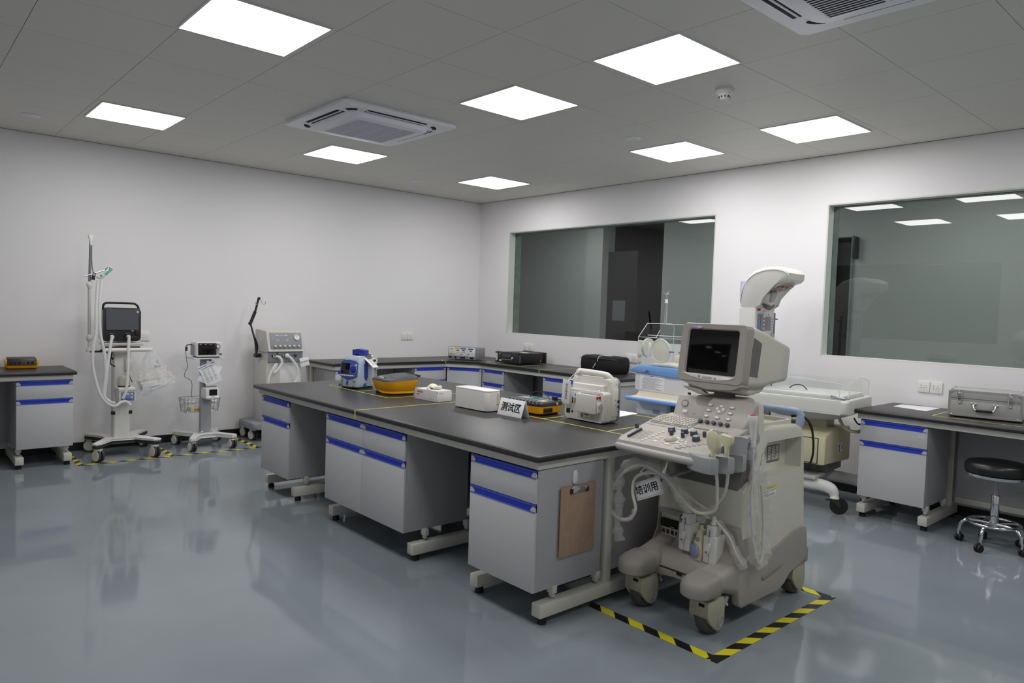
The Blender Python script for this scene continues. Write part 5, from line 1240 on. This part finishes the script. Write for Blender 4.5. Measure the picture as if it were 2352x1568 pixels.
with part('side_sockets', m) as q:
    q.box(.1525, .1545, -.02, .045, .04, .20, 'plastic_white', .001)
    for y, z, r, mm in ((.035, .125, .009, 'defib_blue'), (.035, .095, .009, 'us_dark'), (.01, .135, .005, 'label_yellow'), (.01, .108, .005, 'label_yellow'), (.035, .065, .004, 'plastic_dark')): q.cyl((.154, y, z), (.157, y, z), r, mm, seg=12)
with part('rating_label', m) as q: q.box(.0, .055, -.0865, -.08, .02, .046, 'paper'); q.box(.01, .04, -.0872, -.08, .038, .043, 'ink'); q.box(.01, .045, -.0872, -.08, .026, .028, 'ink_grey'); q.box(-.02, -.004, -.0862, -.08, .022, .044, 'plastic_grey')
with part('inventory_sticker', m) as q: q.box(.075, .108, -.0632, -.06, .178, .196, 'paper'); q.frame(rrect(.03, .016, .002, 2, .0915, .187), rrect(.027, .013, .002, 2, .0915, .187), 'y', -.0637, -.063, 'blue_mark')
t = thing('paper_tag', 'white tag hanging from the handle of the white patient monitor', 'tag', (-2.985, -4.545, T+.168), -90, 'white training tags')
with part('tag_card', t) as q: q.M = Matrix.Rotation(.16, 4, 'Y') @ Matrix.Rotation(.1, 4, 'X'); q.box(-.033, .033, -.0008, .0008, -.075, .065, 'paper', .0003)
with part('tag_lettering', t) as q: q.M = Matrix.Rotation(.16, 4, 'Y') @ Matrix.Rotation(.1, 4, 'X'); q.text('培训用样机', (.0, -.001, -.003), (0, 0, -1), (1, 0, 0), .02, 'ink', .0002)
with part('tag_string', t) as q: q.tube([(.01, .0, .06), (.02, .03, .09), (.022, .07, .11), (.018, .115, .128), (.012, .13, .105), (.01, .10, .08), (.01, .0, .06)], .0018, 'paper', 6)
with part('paper_sheet', None) as q: q.prism([(-2.40, -4.44), (-2.40, -4.62), (-2.66, -4.66), (-2.66, -4.48)], 'z', T-.0008, T, 'paper')
tag(q.o, 'sheet of white paper on the island behind the white patient monitor', 'paper')
# clipboard on its hook at the island end
t = thing('wall_hook', 'white oval stick-on hook on the grey cabinet end above the clipboard', 'hook', (-3.597, -5.2035, .655), 0)
with part('hook_plate', t) as q: q.prism(rrect(.028, .066, .0138, 8), 'y', -.008, -.0005, 'plastic_white', .003)
with part('hook', t) as q: q.tube([(.004, -.008, -.02), (.006, -.018, -.03), (.006, -.022, -.024)], .0025, 'chrome', 8)
mat('hardboard', '#a58a75', 0.6, vary=.08, vscale=25)
mat('hardboard_edge', '#a8743f', 0.6)
t = thing('clipboard', 'brown hardboard clipboard hanging on the near end of the island', 'clipboard', (-3.577, -5.215, .455), 0)
with part('board', t) as q: q.prism(rrect(.235, .325, .008, 4), 'y', -.002, .002, 'hardboard', .0008); q.prism(rrect(.237, .327, .009, 4), 'y', -.0014, .0014, 'hardboard_edge')
with part('clip', t) as q: q.prism([(-.055, .135), (.055, .135), (.055, .155), (.05, .163), (-.05, .163), (-.055, .155)], 'y', -.012, -.004, 'chrome', .003); q.box(-.06, -.046, -.013, -.002, .128, .152, 'plastic_black', .003); q.box(.046, .06, -.013, -.002, .128, .152, 'plastic_black', .003); q.box(-.055, .055, -.007, -.002, .128, .140, 'chrome', .001)

# ------------------------------------------------------------------ things on the other benches
t = thing('electrosurgical_unit', 'white electrosurgical unit with yellow and blue panels on the corner counter', 'electrosurgical unit', (-.575, -.545, T), -67)
with part('housing', t) as q: q.box(-.19, .19, -.155, .09, .012, .150, 'plastic_grey', .008); q.box(-.192, .192, -.163, -.15, .008, .155, 'vent_grey', .006)
with part('front_panel', t) as q: q.box(-.183, .183, -.1655, -.16, .045, .148, 'plastic_white', .002); q.box(-.165, -.165+.05, -.1665, -.16, .125, .131, 'ink_grey')
for x, mm in ((-.055, 'label_yellow'), (.025, 'blue_mark'), (.125, 'blue_mark')):
    with part('mode_panel', t) as q: q.box(x-.037, x+.037, -.1672, -.16, .130, .143, mm); q.box(x-.015, x+.018, -.1672, -.16, .108, .118, 'plastic_black'); q.box(x-.018, x-.008, -.1672, -.16, .085, .092, mm); q.box(x+.012, x+.022, -.1672, -.16, .085, .092, mm); q.box(x-.037, x-.022, -.1672, -.16, .064, .072, mm)
with part('panel_keys', t) as q: q.box(-.16, -.135, -.1672, -.16, .062, .07, 'plastic_black'); q.box(-.125, -.115, -.1672, -.16, .062, .07, 'blue_mark'); q.box(-.108, -.098, -.1672, -.16, .062, .07, 'blue_mark'); q.frame(rrect(.024, .07, .003, 2, .075, .09), rrect(.020, .066, .003, 2, .075, .09), 'y', -.1668, -.165, 'blue_mark')
with part('output_sockets', t) as q:
    for x, w in ((-.155, .03), (-.085, .025), (.015, .07), (.14, .045)): q.box(x-w/2, x+w/2, -.167, -.16, .018, .038, 'plastic_black', .002)
t = thing('rack_device', 'black rack-mount test device with front handles on the counter below the left window', 'test device', (-.345, -1.262, T), -90)
with part('case', t) as q: q.box(-.185, .185, -.17, .21, .012, .128, 'plastic_black', .004)
with part('front_panel', t) as q: q.box(-.215, .215, -.20, -.17, .006, .134, 'plastic_black', .004); q.box(-.185, .185, -.203, -.198, .012, .128, 'plastic_dark', .002)
with part('display', t) as q: q.box(-.10, .05, -.206, -.20, .055, .105, 'screen_slate', .002); q.box(-.10, .06, -.2055, -.20, .045, .052, 'plastic_grey')
with part('knob', t) as q: q.cyl((.075, -.203, .07), (.075, -.215, .07), .011, 'plastic_offwhite', seg=16)
with part('sockets', t) as q: q.cyl((-.145, -.203, .11), (-.145, -.21, .11), .007, 'label_yellow', seg=12); q.cyl((-.125, -.203, .11), (-.125, -.21, .11), .006, 'blue_mark', seg=12); q.cyl((-.14, -.203, .07), (-.14, -.21, .07), .006, 'signal_red', seg=12); q.cyl((-.145, -.203, .032), (-.145, -.212, .032), .008, 'plastic_white', seg=12); q.cyl((-.122, -.203, .032), (-.122, -.212, .032), .008, 'plastic_white', seg=12)
for s in (-1, 1):
    with part('rack_handle', t) as q: q.prism(rrect(.018, .09, .006, 3, s*.202, .07), 'y', -.2045, -.199, 'plastic_white' if s < 0 else 'us_dark', .001); q.box(s*.202-.012, s*.202+.012, -.222, -.2, .012, .024, 'plastic_black', .003); q.box(s*.202-.012, s*.202+.012, -.222, -.2, .118, .13, 'plastic_black', .003)  # white plate stands in for bright wall showing through the handle gap
with part('rear_frame', t) as q: q.box(-.20, .20, .205, .225, .006, .134, 'plastic_dark', .004); q.cyl((.186, .14, .035), (.188, .14, .035), .009, 'orange_glow', seg=12)
t = thing('paper_label', 'white paper label on top of the black rack device', 'paper', (-.33, -1.29, T+.1285), -90)
with part('label_sheet', t) as q: q.box(-.04, .07, -.04, .02, 0, .001, 'paper')
mat('bag_black', '#0d0d0e', 0.75, bump=.1, bscale=150)
t = thing('carry_bag', 'soft black carry bag on the end of the corner counter', 'bag', (-.25, -2.475, T), -90)
with part('bag_body', t) as q: q.loft([[(p[0], p[1], z) for p in rrect(w, d, .05, 6)] for z, w, d in ((0, .48, .22), (.02, .51, .24), (.08, .52, .25), (.135, .515, .24), (.16, .50, .225), (.172, .46, .19), (.176, .38, .12))], 'bag_black')
with part('bag_zip', t) as q: q.tube([(-.25, -.115, .145), (0, -.125, .15), (.25, -.115, .145)], .004, 'plastic_dark', 6); q.box(-.19, -.11, -.128, -.12, .095, .10, 'plastic_dark')
with part('zip_pull', t) as q: q.tube([(.02, -.08, .178), (.018, -.12, .165), (.015, -.132, .14), (.01, -.134, .12)], .003, 'paper', 6); q.tube([(-.02, -.126, .10), (-.03, -.132, .07), (-.05, -.134, .045)], .003, 'paper', 6)
t = thing('paper_label', 'white paper label on top of the black carry bag', 'paper', (-.27, -2.52, T+.177), -90)
with part('label_sheet', t) as q: q.box(-.06, .06, -.035, .035, 0, .001, 'paper')
t = thing('analyzer', 'yellow-edged black tester on the left bench at the left edge of the picture', 'tester', (-5.10, -.17, T), -4)
with part('lower_case', t) as q: q.loft([[(p[0], p[1], z) for p in rrect(w, d, .02, 4)] for z, w, d in ((.004, .215, .17), (.01, .225, .18), (.05, .235, .19))], 'tester_yellow'); q.box(-.119, -.10, -.09, .09, .04, .075, 'tester_yellow', .006); q.box(.10, .119, -.09, .09, .04, .075, 'tester_yellow', .006); q.box(-.09, -.06, -.08, .08, 0, .006, 'rubber_black'); q.box(.06, .09, -.08, .08, 0, .006, 'rubber_black')
with part('top_cover', t) as q: q.prism([(-.098, .028), (-.095, .07), (-.08, .086), (.09, .088), (.09, .03)], 'x', -.102, .102, 'plastic_dark', .005)
for k, mm in enumerate(('plastic_black', 'plastic_black', 'plastic_black', 'signal_red', 'plastic_black', 'plastic_black')):
    with part('binding_post', t, 'red post' if k == 3 else None) as q: q.cyl((-.075+k*.03, -.097, .052), (-.075+k*.03, -.108, .052), .009, mm, seg=12)
mat('aluminium', '#b5b5b4', 0.42, metal=.25, bump=.02, bscale=300)
mat('alu_edge', '#c8c8c8', 0.28, metal=.9)
A = thing('flight_case', 'silver aluminium case with two chrome latches on the right bench', 'case', (-.325, -5.985, T+.0), -80)
W, D, Hc = .415, .30, .185
with part('case_body', A) as q: q.box(-W/2, W/2, -D/2, D/2, .012, .128, 'aluminium', .004)
with part('case_lid', A) as q: q.box(-W/2, W/2, -D/2, D/2, .131, Hc, 'aluminium', .004)
with part('edge_trim', A) as q:
    for z in (.118, .133): q.frame(rrect(W+.004, D+.004, .006, 3), rrect(W-.004, D-.004, .006, 3), 'z', z, z+.012, 'alu_edge')
    for z in (.010, Hc-.012): q.frame(rrect(W+.004, D+.004, .008, 3), rrect(W-.01, D-.01, .006, 3), 'z', z, z+.014, 'alu_edge')
    for sx in (-1, 1):
        for sy in (-1, 1): q.cyl((sx*(W/2-.004), sy*(D/2-.004), .02), (sx*(W/2-.004), sy*(D/2-.004), Hc-.01), .008, 'alu_edge')
for sx in (-1, 1):
    with part('latch', A) as q:
        x = sx*.143; q.prism([(x-.006, .19), (x+.006, .19), (x+.017, .165), (x+.02, .145), (x+.013, .11), (x+.006, .09), (x-.006, .09), (x-.013, .11), (x-.02, .145), (x-.017, .165)], 'y', -D/2-.006, -D/2, 'chrome', .002); q.box(x-.011, x+.011, -D/2-.013, -D/2, .118, .170, 'chrome', .003)
        for k in range(3): q.box(x-.008, x+.008, -D/2-.0145, -D/2-.012, .128+k*.012, .133+k*.012, 'plastic_dark')
        q.cyl((x, -D/2-.012, .103), (x, -D/2, .103), .008, 'chrome', seg=14)
    for sy in (-1, 1):
        for z0, z1 in ((.0, .028), (.158, .19)):
            with part('corner_guard', A) as q: q.box(sx*(W/2-.012)-.016, sx*(W/2-.012)+.016, sy*(D/2-.012)-.016, sy*(D/2-.012)+.016, z0+.004 if z0 else .004, z1, 'chrome', .008, 3)
with part('handle', A) as q:
    for s in (-1, 1): q.box(s*.062-.016, s*.062+.016, -D/2-.012, -D/2, .092, .106, 'chrome', .003); q.tube([(s*.062, -D/2-.012, .096), (s*.060, -D/2-.02, .075), (s*.052, -D/2-.024, .06), (s*.042, -D/2-.024, .058)], .0065, 'chrome', 10)
with part('handle_grip', A) as q: q.tube([(-.045, -D/2-.024, .057), (.045, -D/2-.024, .057)], .0085, 'plastic_black', 10, smooth=False)
with part('rubber_foot', A) as q:
    for sx in (-1, 1):
        for sy in (-1, 1): q.cyl((sx*.17, sy*.11, 0), (sx*.17, sy*.11, .012), .012, 'rubber_black', seg=12)
with part('paper_sheet', None) as q: q.prism([(-.30, -5.375), (-.10, -5.365), (-.05, -5.62), (-.37, -5.625)], 'z', T-.0008, T, 'paper')
tag(q.o, 'sheet of white paper on the right bench left of the aluminium case', 'paper')

# ------------------------------------------------------------------ infant incubator beyond the island
mat_film('acrylic_edge', '#eef2f2', .55, .15, 0.0, 20)
mat('inc_blue', '#78a5e2', 0.4)
mat('inc_white', '#dcdddf', 0.42)
mat('inc_cream', '#e5dccb', 0.5)
mat('iris_cuff', '#ddddcb', 0.5)
I = thing('infant_incubator', 'infant incubator with clear hood and pale blue bands behind the island', 'incubator', (-.72, -3.88, 0), -90)
with part('lower_cabinet', I) as q: q.box(-.385, -.06, -.27, .26, .14, .66, 'inc_white', .01); q.box(-.05, .38, -.22, .24, .14, .64, 'us_dark', .01); q.box(-.20, -.13, -.2745, -.26, .56, .59, 'us_grey', .002)
with part('base_frame', I) as q: q.box(-.40, .42, -.27, .27, .09, .14, 'inc_white', .01)
for x in (-.34, .36):
    for y in (-.22, .22): twin_caster(I, x, y, .045, 20, .095)
with part('tray', I) as q: q.box(-.40, .42, -.42, .27, .668, .70, 'inc_blue', .012, 3); q.prism([(-.40, .70), (-.30, .705), (-.27, .745), (-.26, .745), (-.26, .69), (-.40, .69)], 'x', -.36, .40, 'inc_cream', .004)
with part('control_housing', I) as q: q.prism(rrect(.56, .165, .02, 4, -.125, .825), 'y', -.28, .25, 'inc_white', .012); q.prism(rrect(.33, .165, .02, 4, .26, .825), 'y', -.285, .25, 'inc_white', .012)
with part('instruction_label', I) as q:
    q.box(-.345, -.085, -.2825, -.275, .755, .892, 'paper', .001); q.box(-.235, -.20, -.2832, -.28, .878, .883, 'ink')
    for k in range(12): q.box(-.325+.01*(k % 3), -.10-.02*((k*7) % 5), -.2832, -.28, .764+k*.0088, .7665+k*.0088, 'ink_grey')
with part('control_panel', I) as q:
    q.box(.125, .40, -.2875, -.28, .755, .895, 'plastic_white', .001)
    for x, z in ((.16, .845), (.16, .805), (.16, .765), (.235, .845)): q.box(x, x+.03, -.2885, -.28, z, z+.018, 'plastic_black')
    for k in range(5): q.cyl((.215+k*.022, -.287, .765), (.215+k*.022, -.289, .765), .007, 'inc_blue', seg=12)
    q.cyl((.36, -.287, .765), (.36, -.289, .765), .014, 'inc_blue', seg=14)
with part('blue_deck', I) as q: q.prism([(-.42, .905), (-.455, .912), (-.455, .925), (-.36, .962), (.44, .962), (.44, .905), (.1, .905), (.06, .89), (-.06, .89), (-.10, .905)], 'y', -.305, .27, 'inc_blue', .008)
with part('deck_latch', I) as q: q.cyl((-.24, -.305, .925), (-.24, -.33, .925), .012, 'chrome'); q.box(-.29, -.245, -.325, -.31, .918, .93, 'inc_blue', .003)
with part('mattress', I) as q: q.box(-.30, .38, -.20, .20, .962, .985, 'inc_cream', .01); q.box(-.27, .30, .10, .13, .985, 1.05, 'inc_cream', .008)
def shell(q, prof, x0, x1, m):
    q.loft([[(x0, *p) for p in prof], [(x1, *p) for p in prof]], m, cap=False, closed=False)
with part('clear_hood', I, 'clear acrylic hood') as q:
    pr = [(-.275, .962), (-.275, 1.215), (-.155, 1.335), (.20, 1.335), (.245, 1.30), (.245, .962)]
    shell(q, pr, -.385, .40, 'acrylic')
    for x in (-.385, .40): q.poly([(x, *p) for p in pr], 'acrylic')
    shell(q, [(y*.975, z-.006) for y, z in pr], -.379, .394, 'acrylic')
with part('hood_edge', I) as q:
    for x in (-.385, .40): q.tube([(x, *p) for p in pr], .0032, 'acrylic_edge', 6, smooth=False)
    q.tube([(-.385, -.275, 1.215), (.40, -.275, 1.215)], .0025, 'acrylic_edge', 6, smooth=False); q.tube([(-.385, -.155, 1.335), (.40, -.155, 1.335)], .0025, 'acrylic_edge', 6, smooth=False)
    q.tube([(-.28, -.28, 1.235), (.40, -.28, 1.235)], .004, 'acrylic_edge', 6, smooth=False); q.tube([(-.28, -.28, 1.215), (-.25, -.20, 1.215), (-.25, -.15, 1.28)], .003, 'acrylic_edge', 6, smooth=False)
for x, y in ((-.13, -.28), (.20, -.28)):
    with part('hand_port', I) as q: q.lathe([(.098, 0), (.10, .012), (.094, .018), (.088, .014), (.05, .019), (.001, .020)], 'iris_cuff', (x, y, 1.105), (0, -1, 0), 32)
    with part('port_ring', I) as q: q.tube([(x+.101*cos(2*pi*k/32), y-.014, 1.105+.101*sin(2*pi*k/32)) for k in range(33)], .005, 'acrylic_edge', 8, smooth=False); q.box(x+(.09 if x < 0 else -.14), x+(.14 if x < 0 else -.09), y-.024, y-.008, 1.098, 1.112, 'badge_lilac', .004); q.box(x-.125, x-.105, y-.024, y-.004, 1.06, 1.17, 'plastic_white', .006)
with part('side_port', I) as q: q.lathe([(.085, 0), (.088, .02), (.07, .03), (.001, .032)], 'iris_cuff', (-.386, -.115, 1.115), (-1, 0, 0), 28)
with part('tube_grommet', I) as q:
    for z in (1.0, 1.055): q.ell((-.375, -.262, z), (.022, .018, .026), 'bottle_film')
with part('hood_catch', I) as q: q.box(-.375, -.325, -.295, -.275, 1.165, 1.185, 'plastic_white', .005)
with part('drip_pole', I) as q: q.cyl((-.32, .02, 1.335), (-.32, .02, 1.535), .0115, 'chrome'); q.cyl((-.32, .02, 1.52), (-.32, .02, 1.555), .014, 'plastic_white'); q.cyl((-.32, .02, 1.555), (-.32, .02, 1.60), .005, 'chrome')
with part('pole_hooks', I) as q:
    for a in (0, 2.1, 4.2): q.tube([(-.32, .02, 1.595), (-.32+.022*cos(a), .02+.022*sin(a), 1.605), (-.32+.03*cos(a), .02+.03*sin(a), 1.63)], .003, 'chrome', 6)

# ------------------------------------------------------------------ radiant infant warmer by the right wall
mat('warm_white', '#e0dfda', 0.42)
mat('warm_grey', '#b9bab8', 0.5)
mat('warm_beige', '#c8c2a0', 0.5)
mat('amber', '#8a4d05', 0.4)
Wm = thing('infant_warmer', 'white infant warmer with arched heater head over an open bed by the right wall', 'infant warmer', (-.62, -4.92, 0), -84)
with part('bed', Wm) as q:
    q.prism(rrect(.75, .62, .045, 6, -.035, -.015), 'z', .745, .845, 'warm_white', .018, 3); q.prism(rrect(.66, .52, .03, 6, -.035, -.015), 'z', .843, .853, 'warm_grey', .003)
with part('bed_underside', Wm) as q: q.loft([[(-.035+p[0], -.015+p[1], z) for p in rrect(a, b, .12, 6)] for z, a, b in ((.75, .68, .56), (.71, .60, .48), (.68, .44, .36), (.668, .30, .26))], 'warm_grey')
with part('mattress', Wm) as q: q.prism(rrect(.64, .50, .03, 6, -.035, -.015), 'z', .852, .872, 'warm_white', .008)
with part('side_panel', Wm, 'clear acrylic side') as q:
    q.box(-.30, .27, -.276, -.270, .85, .965, 'acrylic'); q.box(-.30, .27, .25, .256, .85, .965, 'acrylic'); q.loft([[(.325, y, .85), (.325, y, .965+.03*(1-((y+.015)/.23)**2))] for y in [-.245+.046*k for k in range(11)]], 'acrylic', cap=False, closed=False)
with part('panel_edge', Wm) as q:
    q.tube([(-.30, -.273, .985), (.0, -.273, .985), (.262, -.273, .965), (.27, -.273, .958), (.27, -.273, .86)], .0028, 'acrylic_edge', 6, smooth=False)
    q.tube([(.325, -.245, .86), (.325, -.245, .955)]+[(.325, y, .965+.03*(1-((y+.015)/.23)**2)) for y in [-.235+.044*k for k in range(11)]]+[(.325, .215, .955), (.325, .215, .86)], .0028, 'acrylic_edge', 6, smooth=False)
with part('hinge', Wm) as q: q.tube([(.21, -.265, .868), (.225, -.285, .875), (.26, -.28, .866), (.30, -.26, .86)], .006, 'steel', 8); q.box(.26, .33, -.26, -.235, .853, .862, 'plastic_grey', .003)
with part('lift_column', Wm) as q: q.box(-.05, .13, -.09, .09, .56, .68, 'warm_beige', .008)
with part('drawer_cabinet', Wm) as q: q.prism([(-.27, .36), (-.27, .55), (-.25, .575), (-.05, .625), (.27, .60), (.30, .57), (.30, .34), (.28, .33)], 'x', -.30, .19, 'warm_beige', .014, 3)
with part('drawer', Wm) as q: q.box(-.25, .135, -.276, -.26, .37, .548, 'warm_beige', .004); q.box(-.255, .14, -.2725, -.265, .365, .553, 'plastic_black'); q.box(-.25, .135, -.279, -.27, .37, .545, 'warm_beige', .003)
with part('round_logo', Wm) as q: q.box(.1895, .1915, .02, .10, .42, .485, 'paper', .001); q.M = Matrix.Translation((.192, .045, .452)); q.tube([(0, .018*cos(a), .026*sin(a)) for a in [1.2+.2*k for k in range(18)]], .004, 'ink', 6, smooth=False); q.tube([(0, .02, -.01), (0, .04, .0), (0, .035, .015)], .0025, 'blue_mark', 6)
with part('pedal_shelf', Wm) as q: q.box(-.30, .12, -.24, .16, .235, .262, 'warm_grey', .008); q.box(-.30, .14, -.05, .27, .262, .335, 'us_dark', .01)
with part('base_leg', Wm) as q: q.tube([(-.40, -.18, .195), (.05, -.18, .195), (.17, -.18, .192), (.225, -.18, .17), (.245, -.18, .125)], lambda s: .036 if s < .7 else .036-.012*(s-.7)/.3, 'warm_white', 12, 6, flat=1.25); q.lathe([(.034, .115), (.026, .135), (.024, .15)], 'warm_white', (.245, -.18, 0))
with part('base_leg', Wm) as q: q.tube([(-.40, .22, .195), (.05, .22, .195), (.25, .22, .192), (.32, .22, .17), (.34, .22, .125)], lambda s: .036 if s < .7 else .036-.012*(s-.7)/.3, 'warm_white', 12, 6, flat=1.25)
with part('base_crossbar', Wm) as q: q.box(-.50, -.36, -.22, .26, .16, .24, 'warm_white', .015)
for x, y in ((.245, -.18), (.34, .22), (-.44, -.20), (-.44, .22)):
    e = bpy.data.objects.new('caster', None); COL.objects.link(e); e.parent = Wm; e.location = (x, y, 0); e.rotation_euler = (0, 0, radians(-66))
    with part('wheel', e) as q: q.lathe([(.045, -.013), (.058, -.012), (.062, -.006), (.062, .006), (.058, .012), (.045, .013)], 'rubber_black', (0, .03, .062), (1, 0, 0), 30)
    with part('wheel_disc', e) as q: q.lathe([(.047, -.011), (.047, .011)], 'plastic_grey', (0, .03, .062), (1, 0, 0), 30)
    with part('fork', e) as q: q.prism([(-.02, .12), (.02, .12), (.045, .065), (.035, .05), (.02, .055), (-.015, .09)], 'x', .014, .022, 'plastic_dark', .002); q.prism([(-.02, .12), (.02, .12), (.045, .065), (.035, .05), (.02, .055), (-.015, .09)], 'x', -.022, -.014, 'plastic_dark', .002); q.cyl((0, 0, .09), (0, 0, .125), .024, 'plastic_dark'); q.box(-.015, .015, -.06, -.01, .095, .105, 'plastic_dark', .004)
with part('control_column', Wm) as q:
    q.box(-.53, -.395, -.245, .13, .24, 1.50, 'warm_white', .012); q.box(-.52, -.39, -.095, .10, 1.24, 1.455, 'warm_white', .003)
with part('flow_tube', Wm, 'blue strip') as q: q.box(-.40, -.386, -.205, -.172, .80, 1.45, 'panel_blue', .003)
with part('flow_tube', Wm, 'grey strip') as q: q.box(-.40, -.386, -.150, -.105, .80, 1.45, 'plastic_grey', .003)
with part('side_rail', Wm) as q: q.box(-.41, -.392, .128, .145, .60, 1.46, 'badge_lilac', .002); q.box(-.405, -.395, .14, .20, 1.405, 1.415, 'defib_blue')
with part('control_screen', Wm) as q: q.box(-.395, -.3875, -.070, .055, 1.315, 1.428, 'plastic_grey', .002)
with part('screen_keys', Wm) as q:
    for k in range(6): q.cyl((-.392, .078, 1.30+k*.022), (-.386, .078, 1.30+k*.022), .006, 'warm_grey', seg=10)
    for k in range(4): q.cyl((-.392, -.088, 1.32+k*.03), (-.386, -.088, 1.32+k*.03), .006, 'us_dark', seg=10)
    q.box(-.392, -.387, -.012, .004, 1.435, 1.447, 'label_yellow'); q.cyl((-.392, .08, 1.272), (-.375, .08, 1.272), .022, 'warm_grey')
with part('warning_stickers', Wm) as q: q.box(-.396, -.3935, -.20, -.165, 1.525, 1.59, 'label_yellow'); q.box(-.396, -.3928, -.188, -.177, 1.552, 1.562, 'ink'); q.cyl((-.394, -.205, 1.482), (-.386, -.205, 1.482), .009, 'signal_red', seg=10); q.cyl((-.394, -.178, 1.482), (-.386, -.178, 1.482), .009, 'signal_red', seg=10); q.box(-.394, -.3875, -.165, -.11, 1.475, 1.492, 'paper')
HO = [(-.53, 1.46), (-.53, 1.56), (-.52, 1.645), (-.487, 1.725), (-.425, 1.782), (-.335, 1.812), (-.245, 1.815), (-.18, 1.795), (-.158, 1.765), (-.162, 1.720), (-.185, 1.698)]
HI = [(-.25, 1.678), (-.325, 1.640), (-.372, 1.585), (-.392, 1.525), (-.396, 1.46)]
with part('heater_head', Wm) as q:
    q.prism(HO+HI, 'y', -.242, .125, 'warm_white', .03, 4)
with part('head_seam', Wm) as q: q.tube([(x*.985, -.2430, z-.03) for x, z in HO[1:-2]], .0018, 'us_dark', 5, 4)
with part('exam_lamp', Wm) as q: q.M = Matrix.Translation((-.375, -.07, 1.555)) @ Matrix.Rotation(.4, 4, 'Y'); q.ell((0, 0, 0), (.045, .08, .085), 'warm_white'); q.prism(arc(0, -.02, .078, 180, 360, 12, .045), 'x', .0, .042, 'us_dark', .004); q.box(.015, .05, -.055, .02, .0, .09, 'warm_grey', .015)
HB = plane_M((-.255, -.085, 1.672), (0, -1, 0), (1, 0, .46))
with part('heater_bowl', Wm) as q: q.M = HB; q.lathe([(.092, -.012), (.098, .0), (.092, .016), (.078, .004), (.05, -.014), (.001, -.02)], 'warm_grey', M=Matrix.Diagonal((.85, 1.5, 1, 1)), seg=36)
with part('heater_reflector', Wm, 'amber reflector') as q: q.M = HB; q.lathe([(.082, .010), (.076, .004), (.001, -.002)], 'amber', M=Matrix.Diagonal((.85, 1.5, 1, 1)), seg=36); [q.ell((0, y, .008), (.022, .026, .012), 'amber') for y in (-.07, 0, .07)]
with part('heater_grille', Wm) as q:
    q.M = HB
    q.tube([(.074*cos(2*pi*k/28), .125*sin(2*pi*k/28), .022) for k in range(29)], .0016, 'chrome', 6, smooth=False); q.tube([(.045*cos(2*pi*k/28), .08*sin(2*pi*k/28), .025) for k in range(29)], .001, 'chrome', 6, smooth=False)
    for k in range(4): a = k*pi/4; q.tube([(.074*cos(a), .125*sin(a), .022), (-.074*cos(a), -.125*sin(a), .022)], .001, 'chrome', 6, smooth=False)
with part('tilt_handle', Wm) as q: q.tube([(.20, -.05, .70), (.25, -.05, .62), (.33, -.02, .60), (.36, .10, .63), (.355, .16, .70)], .018, 'warm_beige', 10, flat=.6); q.tube([(.30, -.02, .70), (.33, -.02, .66), (.345, .06, .66), (.345, .09, .71)], .006, 'plastic_black', 8)
with part('sensor_cable', Wm) as q: q.tube([(-.20, .02, .875), (-.16, .0, .90), (-.10, .0, .905), (-.05, -.02, .876)], .004, 'plastic_dark', 6)
with part('blanket_fold', Wm) as q: q.tube([(-.30, -.10, .873), (-.15, -.12, .875), (.0, -.06, .874), (.12, -.10, .873)], .006, 'paper', 6, 8, flat=.4)
